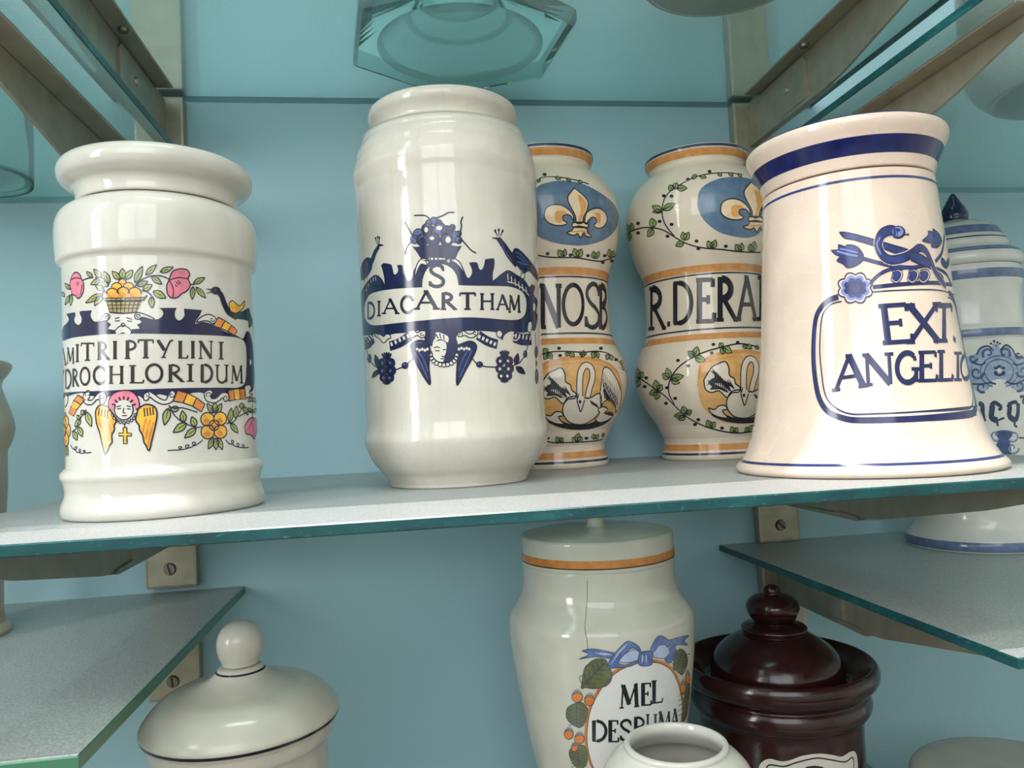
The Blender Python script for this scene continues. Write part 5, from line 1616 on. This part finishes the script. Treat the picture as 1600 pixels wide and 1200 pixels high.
# ------------------------------------------------------------------ label of the brown jar
A = Art(J10, 0, (1060, 900, 4))
LBL = paint('label_white', (206, 200, 190), 0.06, 0.3)
A.begin('white_label')
lab = [(500, 1220), (520, 1165), (570, 1142), (640, 1158), (700, 1150), (780, 1122), (880, 1110), (960, 1118), (1020, 1128), (1070, 1100), (1100, 1096), (1116, 1130), (1122, 1200), (1124, 1360), (500, 1380)]
A.fill(lab, LBL, 1)
A.stroke([(545, 1240), (552, 1195), (580, 1180), (660, 1190), (740, 1165), (860, 1138), (960, 1150), (1040, 1162), (1090, 1136), (1094, 1230)], 9, ML, 3)
A.dot(850, 1230, 90, 46, ML, 3)
A.finish()

# ------------------------------------------------------------------ banded jar with gothic letters
UB = paint('delft_blue', (62, 84, 128), 0.3)
UK = paint('delft_dark', (36, 52, 84), 0.2)
UP = paint('delft_pale', (140, 162, 188), 0.25)
RESU = paint('reserved_cool', (204, 208, 206), 0.03)
UBAND = paint('delft_band', (96, 114, 148), 0.18)
hz = lambda x, y, w=0: hp(J6, 1440 + x / 5.4545, 280 + y / 5.4545, w)
J6.band(hz(420, 845), hz(420, 765), UBAND)
J6.band(190.5, 197.5, UBAND)
J6.band(2.2, 10.4, UBAND)
J6.band(hz(420, 605, 1), hz(420, 572, 1), UBAND, which=1)
J6.band(hz(420, 490, 1), hz(420, 480, 1), UK, which=1, name='painted_line')
J6.band(hz(420, 452, 1), hz(420, 385, 1), UBAND, which=1)
A = Art(J6, 0, (1460, 500, 5))
A.begin('blue_scrollwork')
A.fill([(240, 300), (330, 260), (380, 215), (430, 225), (470, 190), (520, 230), (570, 200), (620, 260), (700, 290), (760, 300), (740, 520), (690, 560), (600, 530), (560, 470), (460, 470), (420, 540), (350, 560), (290, 520), (250, 420)], UP, 1)
for c, r, a0, a1 in (((420, 262), 44, 2.4, 8.6), ((545, 258), 44, .7, -5.5), ((330, 410), 52, 0, 7), ((690, 400), 50, 3, -4), ((370, 525), 40, 1, 7), ((660, 515), 40, 2, -4), ((300, 300), 30, 0, 6), ((655, 275), 26, 0, 6)):
    A.spiral(c[0], c[1], r, 8, a0, a1, 16, UB, 3)
    A.spiral(c[0], c[1], r + 10, 12, a0, a1, 6, UK, 4)
A.stroke([(505 + 128 * math.cos(a), 405 + 110 * math.sin(a)) for a in [PI * (.62 + 1.76 * k / 18) for k in range(19)]], 34, UP, 3)
for rr in (146, 112):
    A.stroke([(505 + rr * math.cos(a), 405 + rr * .86 * math.sin(a)) for a in [PI * (.62 + 1.76 * k / 18) for k in range(19)]], 7, UK, 4)
for s in ([(330, 270), (360, 220), (420, 205), (460, 240)], [(515, 235), (560, 195), (610, 230), (640, 280), (720, 300)], [(290, 330), (360, 350), (400, 330)], [(610, 340), (650, 350), (720, 330)], [(290, 500), (380, 500), (430, 490), (480, 500)], [(560, 480), (620, 500), (700, 470)]):
    A.stroke(s, 14, UK, 4)
for x, y in ((480, 375), (535, 375), (478, 410), (538, 410), (482, 425), (530, 425), (505, 362), (507, 432)):
    A.dot(x, y, 17, 10, UK, 5)
A.dot(508, 395, 22, 18, RESU, 6)
for x, y, r in ((480, 225, 30), (440, 185, 9), (465, 165, 10), (492, 175, 9), (510, 185, 8)):
    A.dot(x, y, r, r, UP if r > 20 else UK, 4)
    A.stroke([(480, 205), (x, y)], 5, UK, 4)
for dx in (0,):
    A.fill([(505, 1050), (480, 990), (500, 930), (470, 880), (540, 860), (620, 880), (590, 930), (600, 1050), (560, 1060)], UB, 2)
    for c, r, a0, a1 in (((480, 900), 40, 1, 7), ((615, 905), 44, 2.5, -4), ((610, 1000), 46, 0, 7), ((480, 1010), 42, 3, -3)):
        A.spiral(c[0], c[1], r, 8, a0, a1, 14, UP, 3)
        A.spiral(c[0], c[1], r + 10, 10, a0, a1, 6, UK, 4)
    A.stroke([(660, 920), (760, 925)], 12, UK, 4)
A.begin('gothic_lettering')
for s, w in (([(300, 640), (318, 660), (318, 780), (345, 800)], 34), ([(345, 650), (375, 670), (375, 770), (400, 770)], 30), ([(375, 690), (385, 780)], 26), ([(440, 660), (452, 680), (446, 760), (490, 785)], 38), ([(440, 668), (470, 645), (510, 668)], 26), ([(515, 660), (520, 690), (500, 700)], 20), ([(490, 785), (545, 765), (520, 772)], 12), ([(490, 785), (495, 830)], 14),
             ([(575, 655), (588, 680), (586, 750), (630, 785)], 38), ([(575, 660), (630, 640), (650, 665)], 24), ([(655, 650), (650, 740), (632, 785)], 34), ([(632, 785), (625, 820), (645, 835)], 14), ([(668, 600), (700, 600), (690, 640), (720, 660)], 18)):
    A.stroke(s, w * 1.25, UK, 4)
A.finish()

# black marks on the foot of the white jar on the upper shelf
fv, ff = [], []


def flat_stroke(pts, w):
    q = [at_z(x, y, Z_UC + 0.0003) for x, y in crom(pts, 4)]
    k0 = len(fv)
    for i, p in enumerate(q):
        a, b = q[max(i - 1, 0)], q[min(i + 1, len(q) - 1)]
        d = (b - a).normalized()
        n = Vector((-d.y, d.x, 0)) * w
        fv.append((p + n) - Vector((J13.x, J13.y, J13.z)))
        fv.append((p - n) - Vector((J13.x, J13.y, J13.z)))
    for i in range(len(q) - 1):
        a = k0 + 2 * i
        ff.append((a, a + 1, a + 3, a + 2))


for s in ([(1145, 6), (1140, 8), (1142, 11), (1146, 9), (1145, 13)], [(1149, 11), (1150, 7), (1152, 10), (1153, 7), (1155, 10), (1157, 7)], [(1134, 1), (1139, 0)], [(1137, -4), (1135, 3)]):
    flat_stroke(s, 0.0007)
link('painted_marks', mesh_from('painted_marks', fv, ff), ML, J13.e)
